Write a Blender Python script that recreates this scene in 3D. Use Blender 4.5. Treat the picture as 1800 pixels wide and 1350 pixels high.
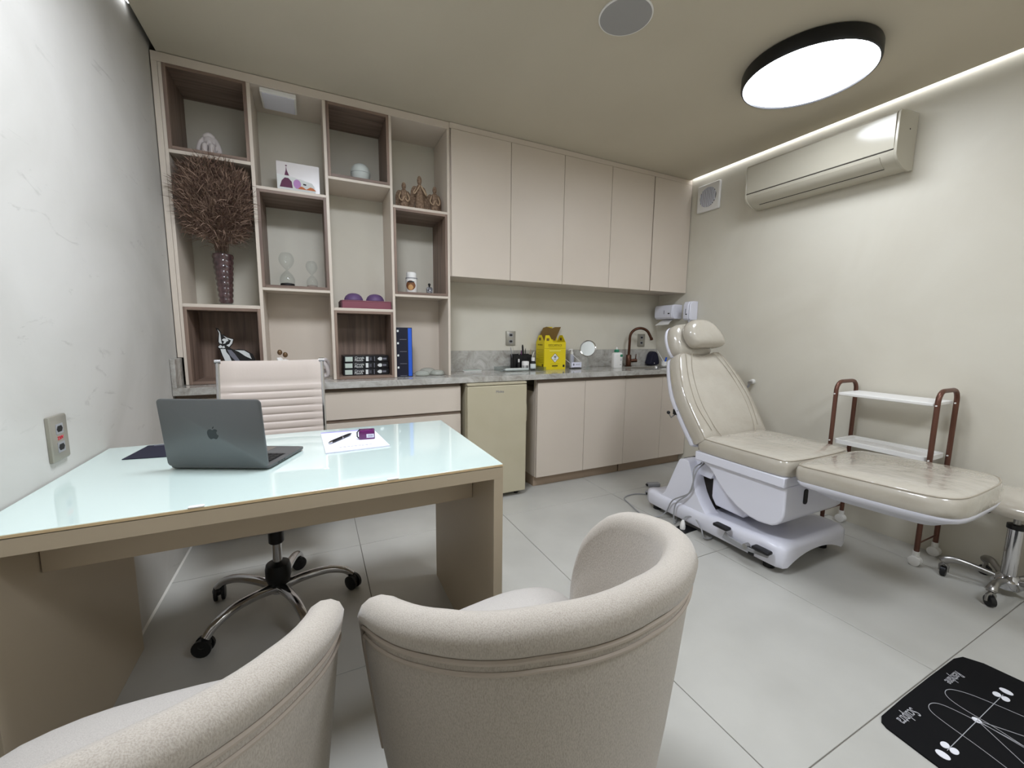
import bpy, bmesh, math, random
from mathutils import Vector, Matrix
random.seed(7)
for o in list(bpy.data.objects): bpy.data.objects.remove(o)
SC = bpy.context.scene
COL = SC.collection
R = math.radians

# ---------------------------------------------------------------- camera, world, exposure
cd = bpy.data.cameras.new('camera'); cam = bpy.data.objects.new('camera', cd); COL.objects.link(cam)
cd.sensor_width = 36.0; cd.lens = 714.46/1800*36; cd.clip_start = 0.02; cd.clip_end = 50
cam.location = (0.6699, -2.0135, 1.2066)
_y, _p, _r = R(-25.897), R(-7.205), R(0.66)
cam.matrix_world = Matrix.Translation(cam.location) @ Matrix.Rotation(_y, 4, 'Z') @ Matrix.Rotation(R(90)+_p, 4, 'X') @ Matrix.Rotation(_r, 4, 'Z')
SC.camera = cam
w = bpy.data.worlds.new('world'); SC.world = w; w.use_nodes = True
w.node_tree.nodes['Background'].inputs[0].default_value = (0.8, 0.85, 0.9, 1)
w.node_tree.nodes['Background'].inputs[1].default_value = 0.05
SC.view_settings.view_transform = 'Standard'; SC.view_settings.look = 'None'
SC.view_settings.exposure = 0.2; SC.view_settings.gamma = 1.0; SC.view_settings.use_curve_mapping = False
LAMP_E, COVE_E, LAMP_COL = (17.0, 48.0, 31.0), 8.0, (0.87, 0.93, 1.03)

# ---------------------------------------------------------------- materials
def lin(c): return tuple(((x/255)/12.92 if x/255 <= 0.04045 else ((x/255+0.055)/1.055)**2.4) for x in c)
def nodes(m):
    m.use_nodes = True; nt = m.node_tree; return nt, nt.nodes, nt.links, nt.nodes['Principled BSDF']
def M(name, rgb, rough=0.5, metal=0.0, spec=0.5, coat=0.0, crough=0.05, trans=0.0, ior=1.45, var=None, bump=None, sheen=0.0, alpha=1.0):
    """var=(scale, rgb2, detail) colour mottling; bump=(scale, strength, distance)"""
    m = bpy.data.materials.new(name); nt, N, L, b = nodes(m)
    b.inputs['Base Color'].default_value = (*lin(rgb), 1); b.inputs['Roughness'].default_value = rough
    b.inputs['Metallic'].default_value = metal; b.inputs['Specular IOR Level'].default_value = spec
    b.inputs['Coat Weight'].default_value = coat; b.inputs['Coat Roughness'].default_value = crough
    b.inputs['Transmission Weight'].default_value = trans; b.inputs['IOR'].default_value = ior
    b.inputs['Sheen Weight'].default_value = sheen; b.inputs['Alpha'].default_value = alpha
    if var or bump:
        tc = N.new('ShaderNodeTexCoord')
    if var:
        n = N.new('ShaderNodeTexNoise'); n.inputs['Scale'].default_value = var[0]; n.inputs['Detail'].default_value = var[2] if len(var) > 2 else 4
        L.new(tc.outputs['Object'], n.inputs['Vector'])
        r = N.new('ShaderNodeValToRGB'); r.color_ramp.elements[0].position = 0.35; r.color_ramp.elements[1].position = 0.68
        r.color_ramp.elements[0].color = (*lin(var[1]), 1); r.color_ramp.elements[1].color = (*lin(rgb), 1)
        L.new(n.outputs['Fac'], r.inputs['Fac']); L.new(r.outputs['Color'], b.inputs['Base Color'])
    if bump:
        n = N.new('ShaderNodeTexNoise'); n.inputs['Scale'].default_value = bump[0]; n.inputs['Detail'].default_value = 3
        L.new(tc.outputs['Object'], n.inputs['Vector'])
        bp = N.new('ShaderNodeBump'); bp.inputs['Strength'].default_value = bump[1]; bp.inputs['Distance'].default_value = bump[2]
        L.new(n.outputs['Fac'], bp.inputs['Height']); L.new(bp.outputs['Normal'], b.inputs['Normal'])
        if coat: L.new(bp.outputs['Normal'], b.inputs['Coat Normal'])
    return m
def M_plaster(name, rgb, dark, scr=0.0):
    m = bpy.data.materials.new(name); nt, N, L, b = nodes(m)
    tc = N.new('ShaderNodeTexCoord')
    n1 = N.new('ShaderNodeTexNoise'); n1.inputs['Scale'].default_value = 1.6; n1.inputs['Detail'].default_value = 6; n1.inputs['Distortion'].default_value = 0.8
    L.new(tc.outputs['Object'], n1.inputs['Vector'])
    r = N.new('ShaderNodeValToRGB'); r.color_ramp.elements[0].position = 0.3; r.color_ramp.elements[1].position = 0.6
    r.color_ramp.elements[0].color = (*lin(dark), 1); r.color_ramp.elements[1].color = (*lin(rgb), 1)
    L.new(n1.outputs['Fac'], r.inputs['Fac'])
    out = r.outputs['Color']
    if scr:
        mp = N.new('ShaderNodeMapping'); mp.inputs['Rotation'].default_value = (0.5, 0, 0); mp.inputs['Scale'].default_value = (3, 3, 9)
        L.new(tc.outputs['Object'], mp.inputs['Vector'])
        n2 = N.new('ShaderNodeTexNoise'); n2.inputs['Scale'].default_value = 1.3; n2.inputs['Detail'].default_value = 8; n2.inputs['Roughness'].default_value = 0.7
        n2.inputs['Distortion'].default_value = 1.5
        L.new(mp.outputs['Vector'], n2.inputs['Vector'])
        r2 = N.new('ShaderNodeValToRGB'); r2.color_ramp.elements[0].position = 0.62; r2.color_ramp.elements[1].position = 0.78
        r2.color_ramp.elements[0].color = (0, 0, 0, 1); r2.color_ramp.elements[1].color = (scr, scr, scr, 1)
        L.new(n2.outputs['Fac'], r2.inputs['Fac'])
        mx = N.new('ShaderNodeMixRGB'); mx.inputs['Color2'].default_value = (*lin((118, 114, 106)), 1)
        L.new(r2.outputs['Color'], mx.inputs['Fac']); L.new(out, mx.inputs['Color1']); out = mx.outputs['Color']
    L.new(out, b.inputs['Base Color']); b.inputs['Roughness'].default_value = 0.55; b.inputs['Specular IOR Level'].default_value = 0.35
    n3 = N.new('ShaderNodeTexNoise'); n3.inputs['Scale'].default_value = 7; n3.inputs['Detail'].default_value = 5
    L.new(tc.outputs['Object'], n3.inputs['Vector'])
    bp = N.new('ShaderNodeBump'); bp.inputs['Strength'].default_value = 0.12; bp.inputs['Distance'].default_value = 0.01
    L.new(n3.outputs['Fac'], bp.inputs['Height']); L.new(bp.outputs['Normal'], b.inputs['Normal'])
    return m
def M_wood(name, c1, c2, axis='z'):
    m = bpy.data.materials.new(name); nt, N, L, b = nodes(m)
    tc = N.new('ShaderNodeTexCoord'); mp = N.new('ShaderNodeMapping')
    mp.inputs['Scale'].default_value = {'z': (22, 22, 1.2), 'x': (1.2, 22, 22)}[axis]
    L.new(tc.outputs['Object'], mp.inputs['Vector'])
    n = N.new('ShaderNodeTexNoise'); n.inputs['Scale'].default_value = 1.6; n.inputs['Detail'].default_value = 6; n.inputs['Distortion'].default_value = 0.5
    L.new(mp.outputs['Vector'], n.inputs['Vector'])
    r = N.new('ShaderNodeValToRGB'); r.color_ramp.elements[0].position = 0.35; r.color_ramp.elements[1].position = 0.65
    r.color_ramp.elements[0].color = (*lin(c2), 1); r.color_ramp.elements[1].color = (*lin(c1), 1)
    L.new(n.outputs['Fac'], r.inputs['Fac']); L.new(r.outputs['Color'], b.inputs['Base Color'])
    b.inputs['Roughness'].default_value = 0.5
    return m
def M_marble(name):
    m = bpy.data.materials.new(name); nt, N, L, b = nodes(m)
    tc = N.new('ShaderNodeTexCoord')
    n = N.new('ShaderNodeTexNoise'); n.inputs['Scale'].default_value = 9.0; n.inputs['Detail'].default_value = 10; n.inputs['Roughness'].default_value = 0.72; n.inputs['Distortion'].default_value = 0.9
    L.new(tc.outputs['Object'], n.inputs['Vector'])
    r = N.new('ShaderNodeValToRGB'); e = r.color_ramp.elements
    e[0].position = 0.28; e[0].color = (*lin((118, 110, 100)), 1); e[1].position = 0.75; e[1].color = (*lin((205, 203, 198)), 1)
    k = e.new(0.42); k.color = (*lin((160, 156, 148)), 1); k = e.new(0.52); k.color = (*lin((178, 175, 168)), 1)
    L.new(n.outputs['Fac'], r.inputs['Fac']); L.new(r.outputs['Color'], b.inputs['Base Color'])
    b.inputs['Roughness'].default_value = 0.1
    return m
def M_fabric(name, c1, c2):
    m = bpy.data.materials.new(name); nt, N, L, b = nodes(m)
    tc = N.new('ShaderNodeTexCoord')
    n = N.new('ShaderNodeTexNoise'); n.inputs['Scale'].default_value = 620; n.inputs['Detail'].default_value = 2
    mp = N.new('ShaderNodeMapping'); mp.inputs['Scale'].default_value = (1, 1, 0.35)
    L.new(tc.outputs['Object'], mp.inputs['Vector']); L.new(mp.outputs['Vector'], n.inputs['Vector'])
    r = N.new('ShaderNodeValToRGB'); r.color_ramp.elements[0].position = 0.3; r.color_ramp.elements[1].position = 0.62
    r.color_ramp.elements[0].color = (*lin(c2), 1); r.color_ramp.elements[1].color = (*lin(c1), 1)
    L.new(n.outputs['Fac'], r.inputs['Fac']); L.new(r.outputs['Color'], b.inputs['Base Color'])
    b.inputs['Roughness'].default_value = 0.9; b.inputs['Specular IOR Level'].default_value = 0.2; b.inputs['Sheen Weight'].default_value = 0.25
    bp = N.new('ShaderNodeBump'); bp.inputs['Strength'].default_value = 0.35; bp.inputs['Distance'].default_value = 0.0015
    L.new(n.outputs['Fac'], bp.inputs['Height']); L.new(bp.outputs['Normal'], b.inputs['Normal'])
    return m
def M_emit(name, rgb, strength):
    m = bpy.data.materials.new(name); nt, N, L, b = nodes(m)
    b.inputs['Base Color'].default_value = (0.8, 0.8, 0.8, 1)
    b.inputs['Emission Color'].default_value = (*rgb, 1); b.inputs['Emission Strength'].default_value = strength
    return m

m_wall = M_plaster('wall_paint', (212, 207, 193), (205, 199, 184))
m_wall_left = M_plaster('wall_plaster', (200, 197, 191), (186, 183, 176), 0.55)
m_ceil = M('ceiling_paint', (200, 191, 172), 0.8, var=(1.2, (194, 185, 166)))
m_tile = M('porcelain_tile', (188, 186, 179), 0.32, spec=0.4, var=(3.0, (178, 176, 169), 6))
m_grout = M('grout', (120, 114, 106), 0.9)
m_caulk = M('caulk', (225, 222, 214), 0.6)
m_lam = M('laminate', (210, 198, 184), 0.42, spec=0.4, var=(2.5, (207, 195, 181)))
m_lam_in = M('laminate_core', (120, 104, 90), 0.6)
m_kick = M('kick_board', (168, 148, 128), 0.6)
m_wood = M_wood('oak_niche', (144, 122, 107), (106, 86, 75))
m_wood_x = M_wood('oak_niche_horizontal', (144, 122, 107), (106, 86, 75), 'x')
m_marble = M_marble('marble')
m_desk = M('desk_lacquer', (188, 174, 151), 0.45, spec=0.4, var=(2.0, (184, 170, 147)))
m_glass_top = M('backpainted_glass', (208, 224, 218), 0.04, spec=0.6, coat=1.0, crough=0.02)
m_glass_edge = M('glass_edge', (214, 190, 150), 0.25)
m_fab = M_fabric('linen', (182, 174, 163), (162, 153, 142))
m_fab_seat = M_fabric('linen_seat', (190, 184, 177), (174, 168, 161))
m_welt = M('welt', (178, 167, 155), 0.9, spec=0.2)
m_vinyl = M('vinyl', (187, 180, 167), 0.24, coat=1.0, crough=0.04, bump=(11, 0.45, 0.012), var=(6, (180, 172, 158)))
m_seam = M('vinyl_seam', (166, 156, 140), 0.4)
m_white = M('white_plastic', (226, 226, 236), 0.25, spec=0.5)
m_white2 = M('white_matte', (232, 230, 226), 0.5)
m_grey = M('grey_plastic', (150, 150, 152), 0.45)
m_black = M('black_plastic', (16, 16, 18), 0.4)
m_dark = M('dark_gap', (30, 25, 21), 0.8)
m_chrome = M('chrome', (205, 205, 208), 0.12, metal=1.0)
m_steel = M('brushed_steel', (165, 163, 160), 0.3, metal=1.0)
m_copper = M('copper_tube', (108, 74, 62), 0.35, metal=0.6)
m_bronze = M('bronze_tap', (84, 54, 40), 0.3, metal=0.7)
m_fridge = M('fridge_enamel', (190, 181, 156), 0.4, var=(5, (185, 176, 150)))
m_leather = M('cream_leather', (192, 179, 169), 0.45, bump=(120, 0.08, 0.002))
m_space = M('space_grey_aluminium', (104, 106, 107), 0.38, metal=0.6)
m_logo = M('logo_dark', (52, 56, 58), 0.2, metal=0.4)
m_key = M('key_black', (20, 20, 22), 0.5)
m_navy = M('navy_pad', (22, 22, 42), 0.7)
m_paper = M('paper', (226, 226, 240), 0.7)
m_purple = M('plum_plastic', (92, 22, 88), 0.2, coat=0.5)
m_ink = M('print_grey', (120, 120, 130), 0.7)
m_ac = M('ac_plastic', (182, 176, 160), 0.12, spec=0.5)
m_figw = M('white_ceramic', (206, 198, 196), 0.45)
def M_thin(name, tint, a0=0.06, a1=0.75, rough=0.04):
    """thin clear glass: see-through face on, reflecting towards its edges"""
    m = bpy.data.materials.new(name); m.use_nodes = True; nt = m.node_tree; N = nt.nodes; L = nt.links; N.clear()
    o = N.new('ShaderNodeOutputMaterial'); mx = N.new('ShaderNodeMixShader'); tr = N.new('ShaderNodeBsdfTransparent'); gl = N.new('ShaderNodeBsdfGlossy')
    lw = N.new('ShaderNodeLayerWeight'); lw.inputs['Blend'].default_value = 0.2
    mr = N.new('ShaderNodeMapRange'); mr.inputs['To Min'].default_value = a0; mr.inputs['To Max'].default_value = a1
    tr.inputs['Color'].default_value = (*lin(tint), 1); gl.inputs['Roughness'].default_value = rough; gl.inputs['Color'].default_value = (0.95, 0.96, 0.96, 1)
    L.new(lw.outputs['Facing'], mr.inputs['Value']); L.new(mr.outputs['Result'], mx.inputs['Fac'])
    L.new(tr.outputs[0], mx.inputs[1]); L.new(gl.outputs[0], mx.inputs[2]); L.new(mx.outputs[0], o.inputs['Surface'])
    return m
m_glass = M_thin('clear_glass', (250, 252, 252), 0.02, 0.34)
m_acryl = M_thin('clear_acrylic', (246, 249, 249), 0.05, 0.55)
m_vase = M('plum_glass', (54, 32, 36), 0.1, coat=0.8, var=(45, (96, 66, 68)))
m_straw = M('straw', (154, 128, 110), 0.85)
m_straw2 = M('straw_dark', (108, 84, 72), 0.9)
m_woven = M('woven_fibre', (150, 127, 106), 0.9, var=(90, (112, 90, 72)), bump=(160, 0.6, 0.003))
m_cord = M('pale_cord', (176, 152, 126), 0.8)
m_egg = M('matte_white_egg', (206, 212, 208), 0.5)
m_dome = M('violet_dome', (92, 68, 108), 0.55)
m_maroon = M('maroon_card', (126, 70, 82), 0.6)
m_bookblk = M('book_black', (12, 12, 18), 0.35)
m_print_w = M('print_white', (225, 228, 226), 0.6)
m_print_g = M('print_greygreen', (190, 202, 192), 0.6)
m_navybox = M('navy_card', (14, 18, 40), 0.4)
m_blue = M('bright_blue', (38, 92, 205), 0.4)
m_yellow = M('yellow_card', (222, 200, 24), 0.5)
m_kraft = M('kraft_inside', (118, 92, 44), 0.8)
m_inkbrown = M('ink_olive', (92, 78, 14), 0.7)
m_inkblk = M('ink_black', (26, 24, 24), 0.6)
m_mirror = M('mirror_face', (235, 240, 240), 0.03, metal=1.0)
m_green = M('green_cap', (46, 128, 96), 0.4)
m_red = M('red_print', (200, 40, 60), 0.6)
m_orange = M('orange_print', (206, 116, 62), 0.6)
m_pink = M('lilac_print', (190, 140, 198), 0.6)
m_plumprint = M('plum_print', (98, 44, 76), 0.6)
m_gold = M('gold', (112, 88, 62), 0.4, metal=0.4)
m_sil = M('silicone', (188, 192, 182), 0.15, alpha=0.55)
m_mat = M('mat_black', (11, 11, 13), 0.8, spec=0.2, bump=(300, 0.2, 0.001))
m_matline = M('mat_print', (168, 168, 172), 0.7)
m_matwhite = M('mat_white', (225, 225, 230), 0.7)
m_lens = M('speaker_mesh', (158, 156, 154), 0.7)
m_brown = M('brown_print', (120, 76, 44), 0.6)

# ---------------------------------------------------------------- mesh helpers
WM = {}                                              # world matrices of things, so parts can be given in world coordinates
def smoothclosed(pts, n=4):
    out = []; k = len(pts)
    for i in range(k):
        p0, p1, p2, p3 = (Vector(pts[(i+j-1) % k]) for j in range(4))
        for s in range(n):
            t = s/n
            out.append(tuple(0.5*((2*p1)+(p2-p0)*t+(2*p0-5*p1+4*p2-p3)*t*t+(3*p1-p0-3*p2+p3)*t**3)))
    return out
def smoothopen(pts, n=6):
    pts = [Vector(p) for p in pts]; P = [2*pts[0]-pts[1]]+pts+[2*pts[-1]-pts[-2]]; out = []
    for i in range(1, len(P)-2):
        p0, p1, p2, p3 = P[i-1:i+3]
        for s in range(n):
            t = s/n
            out.append(0.5*((2*p1)+(p2-p0)*t+(2*p0-5*p1+4*p2-p3)*t*t+(3*p1-p0-3*p2+p3)*t**3))
    out.append(pts[-1]); return out
def rrect(x0, x1, y0, y1, r, n=4):
    out = []
    for cx, cy, a0 in ((x1-r, y1-r, 0), (x0+r, y1-r, 90), (x0+r, y0+r, 180), (x1-r, y0+r, 270)):
        for i in range(n+1):
            a = R(a0+90*i/n); out.append((cx+r*math.cos(a), cy+r*math.sin(a)))
    return out
def ell(cx, cy, rx, ry, n=24): return [(cx+rx*math.cos(2*math.pi*i/n), cy+ry*math.sin(2*math.pi*i/n)) for i in range(n)]
class MB:
    def __init__(s): s.v = []; s.f = []
    def add(s, v, f):
        b = len(s.v); s.v += [tuple(p) for p in v]; s.f += [tuple(i+b for i in q) for q in f]; return s
    def box(s, x0, x1, y0, y1, z0, z1):
        v = [(x, y, z) for x in (x0, x1) for y in (y0, y1) for z in (z0, z1)]
        return s.add(v, [(0, 1, 3, 2), (4, 6, 7, 5), (0, 4, 5, 1), (2, 3, 7, 6), (0, 2, 6, 4), (1, 5, 7, 3)])
    def rings(s, rings, cap0=True, cap1=True, loop=True):
        n = len(rings[0]); v = [p for r in rings for p in r]; f = []
        for i in range(len(rings)-1):
            for j in range(n if loop else n-1):
                k = (j+1) % n; f.append((i*n+j, i*n+k, (i+1)*n+k, (i+1)*n+j))
        if cap0: f.append(tuple(range(n))[::-1])
        if cap1: f.append(tuple((len(rings)-1)*n+j for j in range(n)))
        return s.add(v, f)
    def prism(s, pts, axis, a, b):
        def P(p, t): return {'x': (t, p[0], p[1]), 'y': (p[0], t, p[1]), 'z': (p[0], p[1], t)}[axis]
        return s.rings([[P(p, a) for p in pts], [P(p, b) for p in pts]])
    def lathe(s, prof, c=(0, 0, 0), n=24, cap0=True, cap1=True):
        return s.rings([[(c[0]+r*math.cos(2*math.pi*i/n), c[1]+r*math.sin(2*math.pi*i/n), c[2]+z) for i in range(n)] for r, z in prof], cap0, cap1)
    def tube(s, path, r, n=8, closed=False):
        P = [Vector(p) for p in path]; k = len(P); rr = r if isinstance(r, (list, tuple)) else [r]*k
        T = []
        for i in range(k):
            a = P[(i-1) % k] if closed or i > 0 else P[i]; b = P[(i+1) % k] if closed or i < k-1 else P[i]
            T.append((b-a).normalized())
        u = T[0].orthogonal().normalized(); rings = []
        for i in range(k):
            u = (u-T[i]*u.dot(T[i])); u = u.normalized() if u.length > 1e-6 else T[i].orthogonal().normalized()
            w_ = T[i].cross(u)
            rings.append([tuple(P[i]+(u*math.cos(2*math.pi*j/n)+w_*math.sin(2*math.pi*j/n))*rr[i]) for j in range(n)])
        if closed: rings.append(rings[0]); return s.rings(rings, False, False)
        return s.rings(rings)
    def cyl(s, p0, p1, r0, r1=None, n=20): return s.tube([p0, p1], [r0, r0 if r1 is None else r1], n)
    def ball(s, c, rx, ry=None, rz=None, n=14, m=9):
        ry = rx if ry is None else ry; rz = rx if rz is None else rz
        return s.rings([[(c[0]+rx*math.sin(math.pi*(i+0.001 if i == 0 else (m-0.001 if i == m else i))/m)*math.cos(2*math.pi*j/n),
                          c[1]+ry*math.sin(math.pi*(i+0.001 if i == 0 else (m-0.001 if i == m else i))/m)*math.sin(2*math.pi*j/n),
                          c[2]-rz*math.cos(math.pi*i/m)) for j in range(n)] for i in range(m+1)])
    def pad(s, outline, h, O, A, Bv, Nn, prof=None, crown=0.04):
        """rounded cushion: closed outline (a,b) in the frame O,A,Bv, thickness h along Nn"""
        O, A, Bv, Nn = (Vector(q) for q in (O, A, Bv, Nn))
        ca = sum(p[0] for p in outline)/len(outline); cb = sum(p[1] for p in outline)/len(outline)
        prof = prof or [(0.90, 0), (0.955, 0.02), (0.985, 0.12), (1, 0.35), (1, 0.62), (0.985, 0.83), (0.955, 0.94), (0.91, 1.0), (0.82, 1+crown*0.5), (0.6, 1+crown), (0.3, 1+crown*1.15), (0.02, 1+crown*1.2)]
        return s.rings([[tuple(O+A*(ca+(a-ca)*k)+Bv*(cb+(b-cb)*k)+Nn*(h*t)) for a, b in outline] for k, t in prof])
    def build(s, name, mat, parent=None, bevel=0, seg=2, sub=0, local=False, angle=38, remesh=0, flat=False):
        me = bpy.data.meshes.new(name)
        vs = s.v
        if parent is not None and not local:
            inv = WM[parent].inverted(); vs = [tuple(inv @ Vector(p)) for p in vs]
        me.from_pydata(vs, [], s.f); me.validate(); me.update()
        bm = bmesh.new(); bm.from_mesh(me); bmesh.ops.recalc_face_normals(bm, faces=bm.faces); bm.to_mesh(me); bm.free()
        if not flat:
            for p in me.polygons: p.use_smooth = True
            me.set_sharp_from_angle(angle=R(angle))
        me.materials.append(mat)
        o = bpy.data.objects.new(name, me); COL.objects.link(o)
        if parent is not None: o.parent = parent; WM[o] = WM[parent]
        else: WM[o] = Matrix.Identity(4)
        if remesh:
            d = o.modifiers.new('fuse', 'REMESH'); d.mode = 'VOXEL'; d.voxel_size = remesh; d.use_smooth_shade = True
            d = o.modifiers.new('soft', 'SMOOTH'); d.factor = 0.5; d.iterations = 4
        if bevel:
            d = o.modifiers.new('bevel', 'BEVEL'); d.width = bevel; d.segments = seg; d.limit_method = 'ANGLE'; d.angle_limit = R(50)
        if sub:
            d = o.modifiers.new('sub', 'SUBSURF'); d.levels = sub; d.render_levels = sub
        return o
def tag(o, label, cat, group=None, kind=None):
    o['label'] = label
    if cat: o['category'] = cat
    if group: o['group'] = group
    if kind: o['kind'] = kind
    return o
def struct(o, label=None):
    o['kind'] = 'structure'
    if label: o['label'] = label
    return o
def thing(name, label, cat, loc=(0, 0, 0), rz=0.0, group=None):
    o = bpy.data.objects.new(name, None); COL.objects.link(o); o.empty_display_size = 0.05
    o.location = loc; o.rotation_euler = (0, 0, rz)
    WM[o] = Matrix.Translation(loc) @ Matrix.Rotation(rz, 4, 'Z')
    return tag(o, label, cat, group)
def copy_tree(o, parent=None):
    c = o.copy(); COL.objects.link(c); c.parent = parent
    for ch in [x for x in bpy.data.objects if x.parent is o]: copy_tree(ch, c)
    return c
def text(name, s, size, mat, parent, O, A, Up, thick=0.0004, shear=0.0, align='CENTER', sx=1.0, thin=0.0):
    """flat lettering: baseline point O, reading direction A, letter-up direction Up"""
    cu = bpy.data.curves.new(name, 'FONT'); cu.body = s; cu.size = size; cu.align_x = align; cu.align_y = 'CENTER'; cu.extrude = thick; cu.shear = shear
    cu.resolution_u = 3; cu.offset = thin
    t = bpy.data.objects.new(name, cu); COL.objects.link(t)
    dg = bpy.context.evaluated_depsgraph_get(); me = bpy.data.meshes.new_from_object(t.evaluated_get(dg))
    bpy.data.objects.remove(t); bpy.data.curves.remove(cu)
    O, A, Up = Vector(O), Vector(A).normalized(), Vector(Up).normalized(); Nn = A.cross(Up)
    inv = WM[parent].inverted()
    for v in me.vertices: v.co = inv @ (O+A*v.co.x*sx+Up*v.co.y+Nn*v.co.z)
    me.materials.clear(); me.materials.append(mat)
    o = bpy.data.objects.new(name, me); COL.objects.link(o); o.parent = parent; WM[o] = WM[parent]
    return o

# ---------------------------------------------------------------- room shell
W, YB, YF, H = 3.774, 1.06, -3.1, 2.57
fl = struct(MB().box(-0.1, W+0.1, YF-0.1, YB+0.1, -0.06, -0.003).build('floor', m_grout))
xs = [0.854+0.9*k for k in range(-1, 4)]; ys = [0.316-0.9*k for k in range(-1, 5)]
tx = [0.0]+[x for x in xs if 0.02 < x < W-0.02]+[W]; ty = sorted([YF]+[y for y in ys if YF+0.02 < y < YB-0.02]+[YB])
g = 0.0014
for i in range(len(tx)-1):
    for j in range(len(ty)-1):
        MB().box(tx[i]+g, tx[i+1]-g, ty[j]+g, ty[j+1]-g, -0.02, 0.0).build('tile', m_tile, fl, bevel=0.0012, seg=1)
struct(MB().box(-0.1, 0, YF, YB, -0.05, 2.75).build('wall_left', m_wall_left))
struct(MB().box(-0.1, W+0.1, YB, YB+0.1, -0.05, 2.75).build('wall_back', m_wall))
struct(MB().box(W, W+0.1, YF, YB, -0.05, 2.75).build('wall_right', m_wall))
struct(MB().box(-0.1, W+0.1, YF-0.1, YF, -0.05, 2.75).build('wall_front', m_wall))
ce = MB().box(0.028, W-0.022, YF, YB, H, H+0.02).box(-0.05, W+0.05, YF, YB, H+0.09, H+0.12)
struct(ce.build('ceiling', m_ceil))
struct(MB().prism([(0, 0), (0.007, 0), (0, 0.007)], 'y', YF, 0.69).build('baseboard_left', m_caulk))
# LED strips that sit in the shadow gaps along the ceiling edges
m_led = M_emit('led_strip', LAMP_COL, COVE_E)
t = thing('cove_light', 'white LED strip glowing along the ceiling edge over the air conditioner', 'light', (W-0.02, -1, H))
MB().box(W-0.020, W-0.004, YF+0.05, 0.728, H+0.014, H+0.018).build('led_strip', m_led, t)
MB().box(W-0.021, W-0.002, YF+0.05, 0.728, H+0.019, H+0.028).build('profile', m_white2, t)
t = thing('cove_light', 'LED strip in the ceiling gap above the plastered wall', 'light', (0.016, -1, H))
MB().box(0.010, 0.024, YF+0.05, 0.47, H+0.030, H+0.034).build('led_strip', m_led, t)
MB().box(0.003, 0.026, YF+0.05, 0.47, H+0.035, H+0.045).build('profile', m_white2, t)

# ---------------------------------------------------------------- ceiling fittings
def ceiling_lamp(x, y, label, e):
    t = thing('ceiling_lamp', label, 'lamp', (x, y, H))
    prof = [(0.272, 0), (0.289, -0.004), (0.292, -0.012), (0.292, -0.060), (0.288, -0.068), (0.282, -0.070), (0.280, -0.064), (0.280, -0.03)]
    MB().lathe([(0.0005, 0)]+prof, (x, y, H), 72, cap1=False).build('frame', m_black, t)
    MB().lathe([(0.2795, -0.05), (0.2795, -0.060), (0.27, -0.065), (0.2, -0.067), (0.001, -0.068)], (x, y, H), 72).build('diffuser', M_emit('lamp_diffuser', LAMP_COL, e), t)
    return t
ceiling_lamp(2.976, -0.641, 'large round black-rimmed ceiling lamp above the treatment chair', LAMP_E[0])
ceiling_lamp(0.82, -0.78, 'round black-rimmed ceiling lamp above the desk and the tub chairs', LAMP_E[1])
ceiling_lamp(2.30, -2.45, 'added unseen fill lamp, round and black-rimmed, over the black floor mat', LAMP_E[2])  # unseen lamp added as fill for the fronts that face the camera
t = thing('ceiling_speaker', 'round grey ceiling speaker with white rim', 'speaker', (1.944, -0.472, H))
MB().lathe([(0.1148, 0), (0.1148, -0.004), (0.112, -0.006), (0.109, -0.006), (0.109, 0)], (1.944, -0.472, H), 48, False, False).build('rim', m_white2, t)
MB().lathe([(0.1095, -0.002), (0.1095, -0.0055), (0.05, -0.0075), (0.001, -0.008)], (1.944, -0.472, H), 48).build('grille', m_lens, t)

# ---------------------------------------------------------------- shelving unit
S = 0.738; C = 0.901
sh = thing('shelving_unit', 'tall built-in display shelving with staggered open niches beside the wall cabinets', 'shelving', (0.76, 0.9, C))
MB().box(0.004, 0.029, S, YB-0.002, C+0.152, 2.522).build('filler_panel', m_lam, sh, bevel=0.0015)
MB().box(0.004, 1.527, S, YB-0.002, 2.522, 2.567).build('top_panel', m_lam, sh, bevel=0.0015)
for x0, x1 in ((0.030, 0.045), (0.400, 0.418), (0.770, 0.787), (1.140, 1.156), (1.510, 1.527)):
    MB().box(x0, x1, S, YB-0.002, C+0.001, 2.5215).build('upright_panel', m_lam, sh, bevel=0.0015)
colx = [(0.045, 0.400), (0.418, 0.770), (0.787, 1.140), (1.156, 1.510)]
for k, z0, z1 in ((0, 2.100, 2.118), (0, 1.324, 1.342), (1, 1.984, 2.000), (1, 1.432, 1.448), (2, 2.096, 2.112), (2, 1.330, 1.347), (3, 1.985, 2.001), (3, 1.432, 1.448)):
    MB().box(colx[k][0], colx[k][1], S, YB-0.002, z0, z1).build('shelf_board', m_lam, sh, bevel=0.0015)
for k, z0, z1, bk in ((0, 2.118, 2.522, 0), (1, 1.448, 1.984, 0), (2, 2.112, 2.522, 0), (3, 1.448, 1.985, 0), (0, C+0.001, 1.324, 1), (2, C+0.001, 1.330, 1)):
    x0, x1 = colx[k]; w_ = 0.016; y0 = S-0.002
    nb = MB().box(x0+w_, x1-w_, y0, YB-0.002, z0, z0+w_).build('wood_niche', m_wood_x, sh, bevel=0.001)
    MB().box(x0+w_, x1-w_, y0, YB-0.002, z1-w_, z1).build('niche_board', m_wood_x, nb, bevel=0.001)
    MB().box(x0, x0+w_, y0, YB-0.002, z0, z1).build('niche_board', m_wood, nb, bevel=0.001)
    MB().box(x1-w_, x1, y0, YB-0.002, z0, z1).build('niche_board', m_wood, nb, bevel=0.001)
    if bk: MB().box(x0+w_, x1-w_, 0.985, 1.0, z0+w_, z1-w_).build('niche_back', m_wood, nb)
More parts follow.
